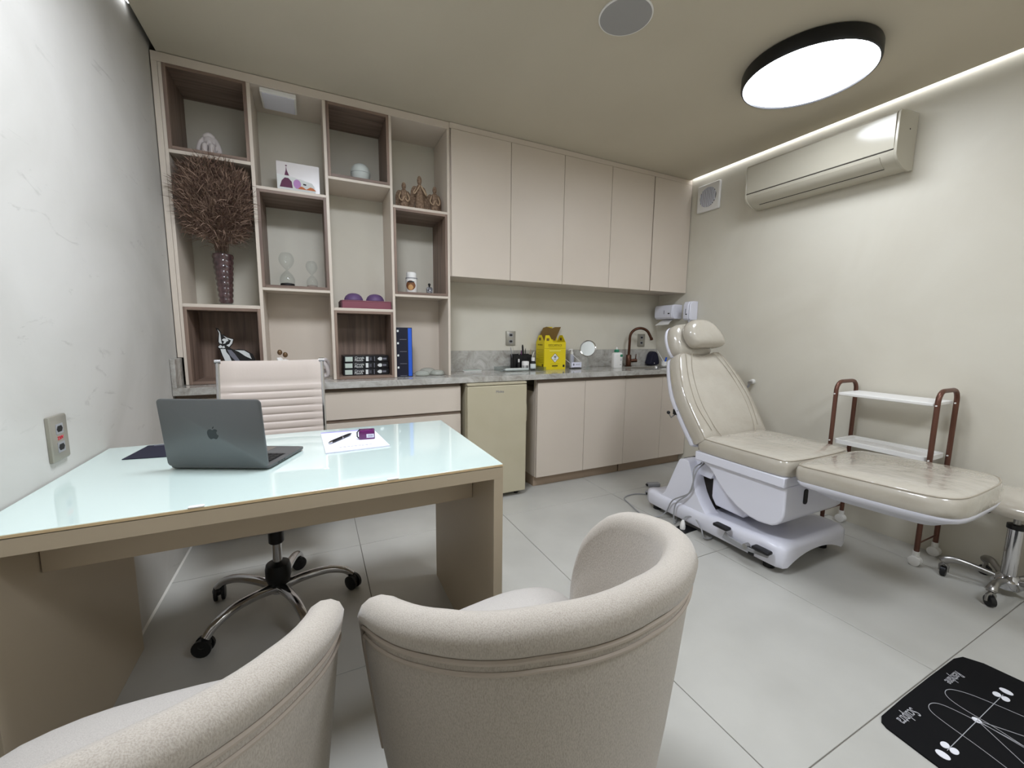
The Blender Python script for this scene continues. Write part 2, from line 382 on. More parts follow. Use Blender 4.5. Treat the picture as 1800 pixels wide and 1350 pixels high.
for k, z1 in ((1, 1.432), (3, 1.432)):
    MB().box(colx[k][0], colx[k][1], 0.98, 0.992, C+0.001, z1).build('back_panel', m_lam, sh)

# ---------------------------------------------------------------- wall cabinets
def door(mb, x0, x1, z0, z1, y, p, name='door', g=0.0016):
    return MB().box(x0+g, x1-g, y, y+0.018, z0+g, z1-g).build(name, m_lam, p, bevel=0.0012)
zu0, zu1, yu = 1.583, 2.53, 0.729
for lab, xa, xb, doors in (('pinkish beige two-door wall cabinet next to the display shelving', 1.5275, 2.424, (1.535, 1.977, 2.424)),
                           ('pinkish beige two-door wall cabinet in the middle of the row', 2.424, 3.325, (2.424, 2.875, 3.323)),
                           ('narrow single-door wall cabinet in the corner above the towel dispenser', 3.325, W-0.003, (3.331, W-0.004))):
    t = thing('wall_cabinet', lab, 'cabinet', ((xa+xb)/2, 0.9, zu0), 0, 'wall cabinets above the marble counter')
    MB().box(xa+0.0008, xb-0.0008, yu+0.020, YB-0.002, zu0+0.004, zu1).build('carcass', m_lam, t)
    for a, c_ in zip(doors[:-1], doors[1:]): door(None, a, c_, zu0, zu1, yu, t)
struct(MB().box(1.528, W-0.002, yu+0.006, yu+0.03, zu1+0.002, H-0.002).build('trim_1', m_lam, bevel=0.001))

# ---------------------------------------------------------------- worktop
wt = thing('worktop', 'grey veined marble worktop with backsplash running under the shelving and cabinets', 'worktop', (1.9, 0.83, 0.861))
sx0, sx1, sy0, sy1 = 3.20, 3.66, 0.70, 0.93
yc = 0.607
MB().box(0.002, sx0, yc, YB-0.002, 0.861, C).box(sx1, W-0.002, yc, YB-0.002, 0.861, C).box(sx0, sx1, yc, sy0, 0.861, C).box(sx0, sx1, sy1, YB-0.002, 0.861, C).build('slab', m_marble, wt, bevel=0.0015)
MB().box(1.5275, W-0.002, YB-0.017, YB-0.002, C, 1.06).build('backsplash', m_marble, wt, bevel=0.001)
MB().box(0.002, 0.022, yc, S-0.001, C, 1.052).build('side_upstand', m_marble, wt, bevel=0.001)
bs = MB()
out = rrect(sx0, sx1, sy0, sy1, 0.03); inn = rrect(sx0+0.02, sx1-0.02, sy0+0.02, sy1-0.02, 0.03)
bs.rings([[(x, y, C-0.002) for x, y in out], [(x, y, C-0.14) for x, y in inn], [(3.43+(x-3.43)*0.1, 0.815+(y-0.815)*0.1, C-0.145) for x, y in inn]], False, True)
bs.build('sink_basin', m_steel, wt)

# ---------------------------------------------------------------- base cabinets, drawers
yb = 0.637
for lab, xa, xb, doors in (('beige two-door base cabinet beside the mini fridge', 2.169, 3.028, (2.172, 2.611, 3.028)),
                           ('beige two-door base cabinet behind the treatment chair', 3.028, W-0.003, (3.028, 3.448, W-0.004))):
    t = thing('base_cabinet', lab, 'cabinet', ((xa+xb)/2, 0.85, 0), 0, 'base cabinets under the marble worktop')
    MB().box(xa+0.0006, xb-0.0006, yb+0.020, YB-0.003, 0.09, 0.759).box(xa+0.0006, xb-0.0006, yb+0.020, 0.69, 0.759, 0.86).build('carcass', m_lam, t)
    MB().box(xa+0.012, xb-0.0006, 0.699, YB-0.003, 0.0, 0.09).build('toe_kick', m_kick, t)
    for a, c_ in zip(doors[:-1], doors[1:]): door(None, a, c_, 0.088, 0.833, yb, t)
    MB().box(xa+0.004, xb-0.0006, yb+0.012, yb+0.0195, 0.834, 0.86).build('grip_channel', m_lam_in, t)
t = thing('drawer_cabinet', 'wide beige drawer cabinet behind the office chair under the display shelving', 'cabinet', (0.78, 0.85, 0))
MB().box(0.002, 1.563, yb+0.020, YB-0.003, 0.09, 0.860).build('carcass', m_lam, t)
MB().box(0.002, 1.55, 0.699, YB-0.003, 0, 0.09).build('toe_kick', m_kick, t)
for a, c_ in ((0.004, 0.60), (0.60, 1.565)):
    for z0, z1 in ((0.664, 0.838), (0.40, 0.645), (0.09, 0.381)):
        d = door(None, a, c_, z0, z1, yb, t, 'drawer')
    for z0 in (0.840, 0.646, 0.382):
        MB().box(a+0.002, c_-0.002, yb+0.010, yb+0.0195, z0, z0+0.018).build('grip_channel', m_lam_in, t)

# ---------------------------------------------------------------- mini fridge
t = thing('mini_fridge', 'beige mini fridge tucked under the marble worktop', 'fridge', (1.82, 0.8, 0))
MB().box(1.597, 2.048, 0.632, 1.03, 0.03, 0.852).build('body', m_fridge, t, bevel=0.006)
d = MB().box(1.594, 2.050, 0.579, 0.628, 0.035, 0.836).build('door', m_fridge, t, bevel=0.006, seg=3)
MB().box(1.594, 2.050, 0.583, 0.640, 0.840, 0.857).build('top_trim', m_fridge, t, bevel=0.003)
MB().tube([(2.0515, 0.60, 0.55), (2.058, 0.60, 0.56), (2.060, 0.60, 0.62), (2.058, 0.60, 0.68), (2.0515, 0.60, 0.69)], 0.0035, 6).build('handle', m_fridge, d)
for x in (1.64, 2.0):
    for y in (0.64, 0.98): MB().cyl((x, y, 0), (x, y, 0.035), 0.016, n=12).build('foot', m_black, t)
text('lettering', 'Midea', 0.026, m_ink, d, (1.835, 0.5785, 0.792), (1, 0, 0), (0, 0, 1))

# ---------------------------------------------------------------- desk
t = thing('desk', 'beige desk with a pale green glass top standing against the plastered wall', 'desk', (0.6, -0.5, 0))
y0, y1, xr = -0.862, -0.146, 1.201
MB().box(0.003, xr, y0, y1, 0.739, 0.776).build('desktop', m_desk, t, bevel=0.001)
gl = MB().box(0.004, xr-0.001, y0+0.001, y1-0.001, 0.7785, 0.7865).build('glass_top', m_glass_top, t, bevel=0.0012)
MB().box(0.004, xr-0.0005, y0-0.0004, y0+0.0008, 0.7785, 0.7850).build('glass_edge', m_glass_edge, gl)
MB().box(0.01, xr-0.006, y0+0.006, y1-0.006, 0.7755, 0.779).build('gap_shadow', m_dark, gl)
MB().box(xr-0.032, xr, y0, y1, 0.0, 0.739).build('side_panel', m_desk, t, bevel=0.001)
MB().box(0.003, 0.037, y0, y1, 0.0, 0.739).build('side_panel', m_desk, t, bevel=0.001)
MB().box(0.040, xr-0.034, -0.668, -0.650, 0.605, 0.738).build('apron_panel', m_desk, t, bevel=0.001)
for x in (0.40, 0.855):
    MB().pad(rrect(-0.016, 0.016, -0.006, 0.006, 0.004, 3), 0.003, (x, y0+0.004, 0.7865), (1, 0, 0), (0, 1, 0), (0, 0, 1)).build('silicone_bumper', m_white2, gl)

# desk things -------------------------------------------------
DZ = 0.787
a = math.atan2(-0.125, 0.269)
lp = thing('laptop', 'open grey laptop seen from behind on the glass desk', 'laptop', (0.262, -0.505, DZ), a)
LW, LD = 0.297, 0.215
bo = MB(); o_ = rrect(0, LW, 0.0, LD, 0.012, 4)
bo.rings([[(x, y, 0.002) for x, y in rrect(0.004, LW-0.004, 0.004, LD-0.004, 0.01, 4)], [(x, y, 0.006) for x, y in o_], [(x, y, 0.0125) for x, y in o_]])
lb = bo.build('base', m_space, lp, local=True)
MB().box(0.02, LW-0.02, 0.028, 0.128, 0.0126, 0.0130).build('keyboard_well', m_key, lb, local=True)
for r_ in range(5):
    for c_ in range(13):
        MB().box(0.024+c_*0.0193, 0.024+c_*0.0193+0.0165, 0.031+r_*0.0193, 0.031+r_*0.0193+0.0165, 0.0130, 0.0142).build('key', m_key, lb, local=True, flat=True)
MB().box(0.095, 0.205, 0.137, 0.207, 0.0126, 0.0129).build('trackpad', m_steel, lb, local=True)
for yy, ww in ((0.045, 0.012), (0.066, 0.008), (0.080, 0.008)):
    MB().box(LW-0.0003, LW+0.0004, yy, yy+ww, 0.0065, 0.010).build('port', m_black, lb, local=True)
tl = R(6); U_ = Vector((0, -math.sin(tl), math.cos(tl))); Nb = Vector((0, -math.cos(tl), -math.sin(tl)))
O_ = Vector((0, 0.0, 0.012)); P_ = lambda x, s_, d_: tuple(O_+Vector((x, 0, 0))+U_*s_+Nb*d_)
so = rrect(0, LW, 0.0, 0.208, 0.012, 4)
ld = MB().rings([[P_(x, s_, 0.0) for x, s_ in so], [P_(x, s_, 0.004) for x, s_ in so], [P_(LW/2+(x-LW/2)*0.985, 0.104+(s_-0.104)*0.98, 0.0058) for x, s_ in so]]).build('lid', m_space, lp, local=True)
MB().rings([[P_(x, s_, -0.0008) for x, s_ in rrect(0.004, LW-0.004, 0.004, 0.204, 0.008, 3)], [P_(x, s_, 0.0004) for x, s_ in rrect(0.004, LW-0.004, 0.004, 0.204, 0.008, 3)]]).build('screen', m_black, ld, local=True)
# logo on the lid: fruit outline with a bite and a leaf (seen from behind, so x runs mirrored)
half = [(0.0, 0.0115), (0.0045, 0.0135), (0.0095, 0.0135), (0.0135, 0.0105)]
ap = smoothclosed([(0, 0.0105), (0.005, 0.0132), (0.010, 0.0125), (0.0135, 0.009), (0.0112, 0.006), (0.0102, 0.0015), (0.0118, -0.003), (0.0150, -0.0052), (0.0125, -0.011), (0.0085, -0.0158), (0.0045, -0.0155), (0.0, -0.0140), (-0.0045, -0.0155), (-0.0085, -0.0158), (-0.013, -0.010), (-0.0152, -0.002), (-0.0148, 0.006), (-0.011, 0.0118), (-0.005, 0.0132)], 3)
leaf = smoothclosed([(0.0005, 0.0145), (0.0012, 0.0185), (0.0048, 0.0215), (0.0044, 0.0175)], 4)
lg = MB()
for poly in (ap, leaf): lg.rings([[P_(LW/2+x*1.05, 0.104+z*1.05, 0.0055) for x, z in poly], [P_(LW/2+x*1.05, 0.104+z*1.05, 0.0061) for x, z in poly]])
lg.build('logo', m_logo, ld, local=True)
t = thing('mouse_pad', 'dark navy mouse pad lying half behind the laptop', 'mouse pad', (0.21, -0.25, DZ), 0)
pts = [(0.097, -0.333), (0.116, -0.165), (0.33, -0.165), (0.33, -0.36), (0.22, -0.352)]
MB().prism(pts, 'z', DZ, DZ+0.002).build('pad', m_navy, t)
MB().prism([(0.135, -0.174), (0.21, -0.174), (0.21, -0.180), (0.136, -0.180)], 'z', DZ+0.002, DZ+0.0022).build('printed_line', m_ink, t)
t = thing('notepad', 'white paper notepad lying on the glass desk under the pen', 'notepad', (0.79, -0.37, DZ))
pp = [(0.677, -0.222), (0.688, -0.524), (0.903, -0.512), (0.880, -0.228)]
MB().prism(pp, 'z', DZ, DZ+0.0045).build('sheets', m_paper, t)
MB().prism([(0.677, -0.216), (0.677, -0.230), (0.880, -0.236), (0.880, -0.222)], 'z', DZ+0.0045, DZ+0.0052).build('binding_strip', M('lilac_strip', (150, 146, 200), 0.6), t)
for k in range(9):
    x = 0.735+k*0.0125
    MB().box(x, x+0.009, -0.474, -0.470, DZ+0.0045, DZ+0.0048).build('printed_line', m_ink, t)
t = thing('pen', 'black pen with silver trim lying on the notepad', 'pen', (0.745, -0.355, DZ+0.0045))
p0, p1 = Vector((0.705, -0.413, DZ+0.0105)), Vector((0.789, -0.298, DZ+0.0105))
dr = (p1-p0)
MB().tube([p0, p0+dr*0.05, p0+dr*0.1, p0+dr*0.5], [0.003, 0.005, 0.0056, 0.006], 12).build('barrel', m_black, t)
MB().tube([p0+dr*0.5, p0+dr*0.54], [0.0062, 0.0062], 12).build('ring', m_chrome, t)
MB().tube([p0+dr*0.54, p0+dr*0.85, p0+dr*0.93], [0.006, 0.005, 0.0035], 12).build('grip', m_black, t)
MB().tube([p0+dr*0.93, p1], [0.003, 0.001], 10).build('tip', m_chrome, t)
MB().tube([p0-dr*0.03, p0+dr*0.06], [0.0035, 0.0056], 10).build('cap', m_chrome, t)
t = thing('rubber_stamp', 'plum purple self-inking stamp on the notepad beside the pen', 'stamp', (0.838, -0.375, DZ+0.0045), R(-8))
st = MB().pad(rrect(-0.028, 0.030, -0.022, 0.022, 0.006, 3), 0.034, (0, 0, 0), (1, 0, 0), (0, 1, 0), (0, 0, 1), prof=[(0.97, 0), (1, 0.06), (1, 0.82), (0.96, 0.95), (0.86, 1.0), (0.02, 1.0)])
sb = st.build('body', m_purple, t, local=True)
MB().box(0.000, 0.027, -0.0227, -0.0222, 0.007, 0.021).build('label_plate', m_paper, sb, local=True)
for z in (0.011, 0.014, 0.017): MB().box(0.004, 0.023, -0.0231, -0.0227, z, z+0.001).build('printed_line', m_ink, sb, local=True)
MB().tube([(-0.029, -0.012, 0.005), (-0.034, -0.012, 0.012), (-0.034, -0.012, 0.028), (-0.026, 0.0, 0.034), (-0.026, 0.012, 0.034)], 0.0025, 8).build('frame_wire', m_black, t, local=True)

# ---------------------------------------------------------------- office chair
oc = thing('office_chair', 'cream ribbed leather swivel chair with chrome star base behind the desk', 'chair', (0.485, -0.09, 0), 0)
cx, cy = 0.485, -0.09
def ribbed(p0, u, n, x0, x1, lens, depth, name, parent):
    prof = []                                           # (s along u, offset along n)
    s_ = 0.0
    for ln in lens:
        k = 6
        for i in range(k):
            q = i/k; prof.append((s_+ln*q, depth*min(1.0, (math.sin(math.pi*min(max(q, 0.0), 1.0))**0.35) if q > 0 else 0.0)))
        s_ += ln
    prof.append((s_, 0.0))
    mb = MB(); nx = 14; rings = []
    P0, Uv, Nv = Vector(p0), Vector(u).normalized(), Vector(n).normalized()
    for i in range(nx+1):
        q = i/nx; x = x0+(x1-x0)*q; bow = 0.022*(1-(2*q-1)**2); e = 1.0 if 0 < i < nx else 0.35
        ring = []
        for s, d_ in prof: ring.append(tuple(P0+Vector((x-P0.x, 0, 0))+Uv*s+Nv*((0.010+0.005*d_/depth)*e-bow)))
        for s, d_ in reversed(prof): ring.append(tuple(P0+Vector((x-P0.x, 0, 0))+Uv*s-Nv*((0.010+0.005*d_/depth)*e+bow)))
        rings.append(ring)
    mb.rings(rings); return mb.build(name, m_leather, parent, angle=60)
lens = [0.036]*11+[0.112]
bu = Vector((0, 0.19, 1.0)).normalized(); bn = Vector((0, -1.0, 0.19)).normalized()
bk0 = Vector((cx, 0.115, 0.565))
ribbed(bk0, bu, bn, 0.280, 0.692, lens, 0.005, 'backrest', oc)
ribbed((cx, -0.33, 0.485), (0, 1, -0.03), (0, 0.03, 1), 0.27, 0.70, [0.042]*10, 0.005, 'seat', oc)
for x in (0.274, 0.698):
    path = [Vector((x, -0.32, 0.475)), Vector((x, 0.03, 0.468)), Vector((x, 0.085, 0.485)), Vector((x, 0.112, 0.53))]+[bk0+bu*q+Vector((x-cx, 0, 0)) for q in (0.1, 0.3, 0.50)]
    fr = MB().tube(smoothopen(path, 4), 0.009, 8).build('side_frame', m_chrome, oc)
    top = bk0+bu*0.505+Vector((x-cx, 0, 0))
    MB().cyl(top-Vector((0.012, 0, 0)), top+Vector((0.012, 0, 0)), 0.011, n=12).build('frame_cap', m_chrome, fr)
MB().box(cx-0.11, cx+0.11, cy-0.10, cy+0.10, 0.44, 0.466).build('tilt_mechanism', m_black, oc, bevel=0.006)
MB().box(0.28, 0.69, cy-0.01, cy+0.01, 0.455, 0.470).build('seat_crossbar', m_black, oc, bevel=0.003)
MB().tube([(cx-0.05, cy, 0.45), (cx-0.17, cy-0.05, 0.445), (cx-0.21, cy-0.06, 0.440)], 0.006, 8).build('lever', m_black, oc)
MB().lathe([(0.026, 0.30), (0.030, 0.305), (0.030, 0.40), (0.024, 0.405), (0.024, 0.44)], (cx, cy, 0), 20).build('gas_lift_cover', m_black, oc)
MB().lathe([(0.019, 0.20), (0.019, 0.302)], (cx, cy, 0), 20).build('gas_lift', m_chrome, oc)
MB().lathe([(0.022, 0.215), (0.045, 0.205), (0.050, 0.185), (0.050, 0.150), (0.042, 0.120), (0.030, 0.112)], (cx, cy, 0), 24).build('hub', m_black, oc)
MB().lathe([(0.030, 0.075), (0.030, 0.125)], (cx, cy, 0), 20).build('hub_core', m_chrome, oc)
for k in range(5):
    an = math.atan2(-0.289-cy, 0.247-cx)+k*2*math.pi/5
    d_ = Vector((math.cos(an), math.sin(an), 0)); c0 = Vector((cx, cy, 0))
    path = smoothopen([c0+d_*0.02+Vector((0, 0, 0.098)), c0+d_*0.10+Vector((0, 0, 0.115)), c0+d_*0.19+Vector((0, 0, 0.118)), c0+d_*0.26+Vector((0, 0, 0.098)), c0+d_*0.298+Vector((0, 0, 0.066))], 5)
    n_ = len(path)
    lgm = MB().tube(path, [0.0215-0.006*i/(n_-1) for i in range(n_)], 10).build('base_leg', m_chrome, oc)
    c1 = c0+d_*0.300; side = Vector((-d_.y, d_.x, 0))
    off = side*0.012 if k % 2 else -side*0.012
    cs = MB(); w0 = c1+Vector((0, 0, 0.033))+off
    ax = (d_*0.8+side*0.6).normalized()
    for s in (-1, 1): cs.tube([w0+ax*s*0.007, w0+ax*s*0.009, w0+ax*s*0.020, w0+ax*s*0.023], [0.028, 0.033, 0.033, 0.024], 18)
    cs.ball(c1+Vector((0, 0, 0.046))+off*0.6, 0.024, 0.024, 0.020)
    cs.cyl(c1+Vector((0, 0, 0.030)), c1+Vector((0, 0, 0.070)), 0.012, n=10)
    cs.build('caster', m_black, oc)

# ---------------------------------------------------------------- tub chairs
def tub_chair(loc, rz, label):
    t = thing('tub_chair', label, 'chair', loc, rz, 'linen tub chairs facing the desk')
    RC, HT = 0.310, 0.031                              # rim centre radius, half thickness
    TAB = [(0, .838), (30, .828), (60, .797), (80, .768), (90, .750), (97, .726), (105, .685), (111, .632), (115, .565), (117.5, .49)]
    TH = 111
    def zrim(th):
        d = min(abs(math.degrees(th)), 117.5)
        for (a0, z0), (a1, z1) in zip(TAB[:-1], TAB[1:]):
            if d <= a1: return z0+(z1-z0)*(d-a0)/(a1-a0)
        return TAB[-1][1]
    def section(th, k=1.0, drop=0.0):
        zt = zrim(th)-drop; pts = []
        # from outer bottom up to rim, over the roll, down inside
        def P(r, z): return (r*math.sin(th), -r*math.cos(th), z)
        prof = []
        rb_o, rb_i = 0.235, 0.215
        for q in (0, 0.15, 0.35, 0.55, 0.75, 0.92, 1.0):
            z = 0.10+(zt-0.068-0.10)*q; r = rb_o+(RC+0.021-rb_o)*(q**0.55); prof.append((r, z))
        roll = []
        for i in range(9):
            an = R(-55+i*(250/8)); roll.append((RC+HT*math.cos(an), zt-HT+HT*math.sin(an)))
        inner = []
        for q in (0.92, 0.7, 0.4, 0.0):
            z = 0.40+(zt-0.075-0.40)*q; r = rb_i+0.03+(RC-HT+0.004-rb_i-0.03)*(q**0.8); inner.append((r, z))
        inner.append((rb_i-0.01, 0.10))
        allp = prof+roll+inner
        # squeeze thickness towards the mid surface when rounding off the arm end
        res = []
        for r, z in allp:
            tq = (z-0.10)/(zt-0.10); mid = rb_i+0.0+(RC-rb_i)*(max(tq, 0)**0.6)
            res.append(P(mid+(r-mid)*k, z))
        return res
    rings = []
    ext = R(6.5)
    ends = [(1.0, 0.10, 0.0), (0.9, 0.45, 0.0), (0.7, 0.72, 0.0), (0.45, 0.90, 0.0), (0.0, 1.0, 0.0)]
    for e, k, dp in ends: rings.append(section(-R(TH)-ext*e, k, dp))
    n_ = 48
    for i in range(1, n_): rings.append(section(-R(TH)+2*R(TH)*i/n_))
    for e, k, dp in reversed(ends): rings.append(section(R(TH)+ext*e, k, dp))
    shell = MB().rings(rings).build('shell', m_fab, t, local=True, angle=70)
    # double welt just under the roll and down the arm ends
    for off, rad in ((0.056, 0.0042), (0.074, 0.0036)):
        path = []
        def rr(z, zt): 
            q = min(1, max(0, (z-0.10)/(zt-0.168))); return 0.235+(RC+0.021-0.235)*(q**0.55)+0.0012
        te = 106-(off-0.056)*150
        for z in (0.36, 0.42, 0.48): path.append((-R(te+2), z))
        zt = zrim(R(te)); path.append((-R(te+1), zt-off-0.05)); path.append((-R(te-1.5), zt-off-0.012))
        for i in range(33):
            th = -R(te-6)+2*R(te-6)*i/32; path.append((th, zrim(th)-off))
        path.append((R(te-1.5), zt-off-0.012)); path.append((R(te+1), zt-off-0.05))
        for z in (0.48, 0.42, 0.36): path.append((R(te+2), z))
        pts = [Vector((rr(z, zrim(th))*math.sin(th), -rr(z, zrim(th))*math.cos(th), z)) for th, z in path]
        MB().tube(smoothopen(pts, 3), rad, 6).build('welt', m_welt, shell, local=True)
    so_ = smoothclosed([(-0.230, -0.10), (-0.17, -0.205), (0, -0.235), (0.17, -0.205), (0.230, -0.10), (0.250, 0.06), (0.240, 0.185), (0.14, 0.240), (0, 0.250), (-0.14, 0.240), (-0.240, 0.185), (-0.250, 0.06)], 3)
    MB().pad(so_, 0.085, (0, 0, 0.385), (1, 0, 0), (0, 1, 0), (0, 0, 1), crown=0.25).build('seat_cushion', m_fab_seat, t, local=True, angle=70)
    sb_ = [(x*0.93, y*0.93) for x, y in so_]
    MB().rings([[(x*0.86, y*0.86, 0.11) for x, y in sb_], [(x, y, 0.384) for x, y in sb_]]).build('seat_base', m_fab, t, local=True, angle=60)
    for x, y in ((-0.15, -0.15), (0.15, -0.15), (-0.15, 0.12), (0.15, 0.12)):
        MB().cyl((x, y, 0.0), (x*0.95, y*0.95, 0.115), 0.012, 0.020, n=12).build('leg', m_wood, t, local=True)
    return t
tub_chair((1.060, -1.280, 0), R(8), 'light linen tub chair nearest the middle, its curved back facing the camera')
tub_chair((0.356, -1.275, 0), R(-4), 'light linen tub chair by the plastered wall, cut by the photo corner')

# ---------------------------------------------------------------- treatment chair
tc = thing('treatment_chair', 'beige padded treatment chair with white base, reclined along the right wall', 'treatment chair', (3.02, -0.45, 0))
TX = 3.02
# base: arched slab built from sections along y
secs = []
for y, hw, arch, zt in ((-0.895, 0.255, 0.055, 0.125), (-0.888, 0.285, 0.055, 0.145), (-0.86, 0.299, 0.052, 0.158), (-0.78, 0.302, 0.035, 0.160), (-0.66, 0.302, 0.0, 0.152), (-0.40, 0.302, 0, 0.140), (-0.10, 0.302, 0, 0.135), (0.0, 0.300, 0, 0.132), (0.04, 0.28, 0, 0.130), (0.055, 0.25, 0, 0.115)):
    ring = []; zb = 0.040; N_ = 10
    for i in range(N_+1):
        q = -1+2*i/N_; ring.append((TX+q*hw*0.97, y, zb+arch*(1-abs(q)**2.2)))
    ring += [(TX+hw, y, zb+0.012), (TX+hw, y, zt-0.030), (TX+hw*0.985, y, zt-0.010), (TX+hw*0.93, y, zt)]
    for q in (0.82, 0.55, 0.0, -0.55, -0.82): ring.append((TX+hw*q, y, zt-(0.014 if abs(q) < 0.7 and y > -0.85 else 0.0)))
    ring += [(TX-hw*0.93, y, zt), (TX-hw*0.985, y, zt-0.010), (TX-hw, y, zt-0.030), (TX-hw, y, zb+0.012)]
    secs.append(ring)
MB().rings(secs).build('base', m_white, tc, angle=50)
for x in (TX-0.24, TX+0.24):
    for y in (-0.80, -0.02): MB().cyl((x, y, 0), (x, y, 0.046), 0.028, n=16).build('foot', m_black, tc)
tow = smoothclosed([(-0.09, 0.125), (-0.12, 0.17), (-0.205, 0.385), (-0.235, 0.425), (-0.285, 0.425), (-0.305, 0.39), (-0.36, 0.24), (-0.43, 0.145), (-0.47, 0.122), (-0.30, 0.118)], 3)
for x0, x1 in ((2.735, 2.835), (3.205, 3.305)):
    MB().prism(tow, 'x', x0, x1).build('side_tower', m_white, tc, bevel=0.012, seg=3)
MB().box(2.836, 3.204, -0.40, -0.16, 0.126, 0.40).build('lift_mechanism', m_dark, tc, bevel=0.01)
arm = [(-0.25, 0.425), (-0.40, 0.425), (-0.66, 0.24), (-0.60, 0.165), (-0.42, 0.17), (-0.33, 0.30), (-0.27, 0.335)]
MB().prism(arm, 'x', 2.838, 3.202).build('lift_arm_cover', m_white, tc, bevel=0.008, seg=2)
MB().prism([(-0.24, 0.425), (-0.245, 0.34), (-0.40, 0.335), (-0.45, 0.425)], 'x', 2.805, 3.235).build('arm_bracket', m_white, tc, bevel=0.004)
ub = [(-0.36, 0.458), (-0.868, 0.458), (-0.868, 0.33)]+[(-0.868+0.085*(1-math.cos(R(q))), 0.318-0.088*math.sin(R(q))) for q in (10, 30, 50, 70, 90)]+[(-0.74, 0.226), (-0.69, 0.232), (-0.62, 0.258), (-0.55, 0.302), (-0.49, 0.358), (-0.455, 0.40), (-0.43, 0.425)]
MB().prism(ub, 'x', 2.745, 3.295).build('under_body', m_white, tc, bevel=0.010, seg=3, angle=30)
MB().prism(rrect(2.90, 2.93, 0.345, 0.425, 0.012, 3), 'y', -0.874, -0.868).build('slot', m_black, tc)
MB().box(2.722, 3.318, -0.868, -0.345, 0.458, 0.508).build('seat_pan', m_white, tc, bevel=0.004)
# seat
seat_o = smoothclosed([(2.728, -0.40), (2.722, -0.60), (2.725, -0.80), (2.75, -0.868), (2.88, -0.885), (3.02, -0.888), (3.16, -0.885), (3.29, -0.868), (3.315, -0.80), (3.318, -0.60), (3.312, -0.40), (3.28, -0.345), (3.02, -0.335), (2.76, -0.345)], 3)
X_, Y_, Z_ = (1, 0, 0), (0, 1, 0), (0, 0, 1)
pf = [(0.93, 0), (0.975, 0.02), (0.995, 0.12), (1, 0.35), (0.998, 0.62), (0.985, 0.83), (0.965, 0.94), (0.935, 1.0), (0.85, 1.06), (0.6, 1.12), (0.3, 1.14), (0.02, 1.15)]
st = MB().pad(seat_o, 0.088, (0, 0, 0.507), X_, Y_, Z_, pf).build('seat_cushion', m_vinyl, tc, angle=60)
def piping(outline, O, A, Bv, Nn, k, h, rad, parent):
    O, A, Bv, Nn = (Vector(q) for q in (O, A, Bv, Nn))
    ca = sum(p[0] for p in outline)/len(outline); cb = sum(p[1] for p in outline)/len(outline)
    return MB().tube([O+A*(ca+(a-ca)*k)+Bv*(cb+(b-cb)*k)+Nn*h for a, b in outline], rad, 6, closed=True).build('piping', m_seam, parent)
piping(seat_o, (0, 0, 0.507), X_, Y_, Z_, 0.967, 0.088*0.95, 0.0028, st)
# leg rest, tilted slightly upwards
lt = R(3.0); LB = (0, -math.cos(lt), math.sin(lt)); LN = (0, math.sin(lt), math.cos(lt)); LO = (TX, -0.895, 0.514)
leg_o = smoothclosed([(-0.29, 0.02), (-0.306, 0.12), (-0.312, 0.30), (-0.311, 0.46), (-0.292, 0.540), (-0.215, 0.578), (0.0, 0.578), (0.15, 0.568), (0.262, 0.528), (0.292, 0.43), (0.302, 0.30), (0.302, 0.12), (0.285, 0.02), (0.15, 0.0), (0, -0.006), (-0.15, 0.0)], 3)
lr = MB().pad(leg_o, 0.082, LO, X_, LB, LN, pf).build('leg_rest', m_vinyl, tc, angle=60)
piping(leg_o, LO, X_, LB, LN, 0.967, 0.082*0.95, 0.0028, lr)
def on(O, A, Bv, Nn, a, b, n): return tuple(Vector(O)+Vector(A)*a+Vector(Bv)*b+Vector(Nn)*n)
lsh = [[on(LO, X_, LB, LN, a*k, 0.28+(b-0.28)*k2, n) for a, b in leg_o] for k, k2, n in ((0.35, 0.35, -0.085), (0.62, 0.66, -0.075), (0.80, 0.84, -0.040), (0.95, 0.96, -0.020), (0.985, 0.985, 0.0), (0.98, 0.98, 0.004))]
MB().rings(lsh).build('leg_shell', m_white, lr, angle=60)
# back rest
bu = Vector((0, 0.53, 0.848)).normalized(); bn = Vector((0, -0.848, 0.53)).normalized(); BO = Vector((TX, -0.335, 0.545))
back_o = smoothclosed([(-0.278, -0.008), (-0.297, 0.03), (-0.308, 0.18), (-0.306, 0.32), (-0.266, 0.46), (-0.218, 0.565), (-0.185, 0.596), (-0.13, 0.598), (0.0, 0.574), (0.13, 0.598), (0.185, 0.596), (0.218, 0.565), (0.266, 0.46), (0.306, 0.32), (0.308, 0.18), (0.297, 0.03), (0.278, -0.008), (0.10, -0.018), (-0.10, -0.018)], 3)
br = MB().pad(back_o, 0.095, BO-bn*0.015, X_, bu, bn, pf).build('backrest', m_vinyl, tc, angle=60)
piping(back_o, BO-bn*0.015, X_, bu, bn, 0.962, 0.095*0.955, 0.0028, br)
bsh = [[on(BO, X_, bu, bn, a*k, 0.29+(b-0.29)*k2, n) for a, b in back_o] for k, k2, n in ((0.55, 0.60, -0.085), (0.80, 0.82, -0.078), (0.96, 0.965, -0.050), (1.0, 1.0, -0.030), (0.99, 0.99, -0.012))]
MB().rings(bsh).build('back_shell', m_white, br, angle=60)
for sgn in (-1, 1):                                    # stitched seams on the back
    for pts in (((0.10, 0.585), (0.155, 0.48), (0.190, 0.36), (0.205, 0.22), (0.185, 0.08), (0.16, 0.01)), ((0.155, 0.585), (0.205, 0.46), (0.240, 0.33), (0.250, 0.20), (0.215, 0.05))):
        MB().tube(smoothopen([Vector(on(BO, X_, bu, bn, sgn*a, b, 0.0855+0.010*(1-(a/0.30)**2))) for a, b in pts], 5), 0.0018, 6).build('stitch_seam', m_seam, br)
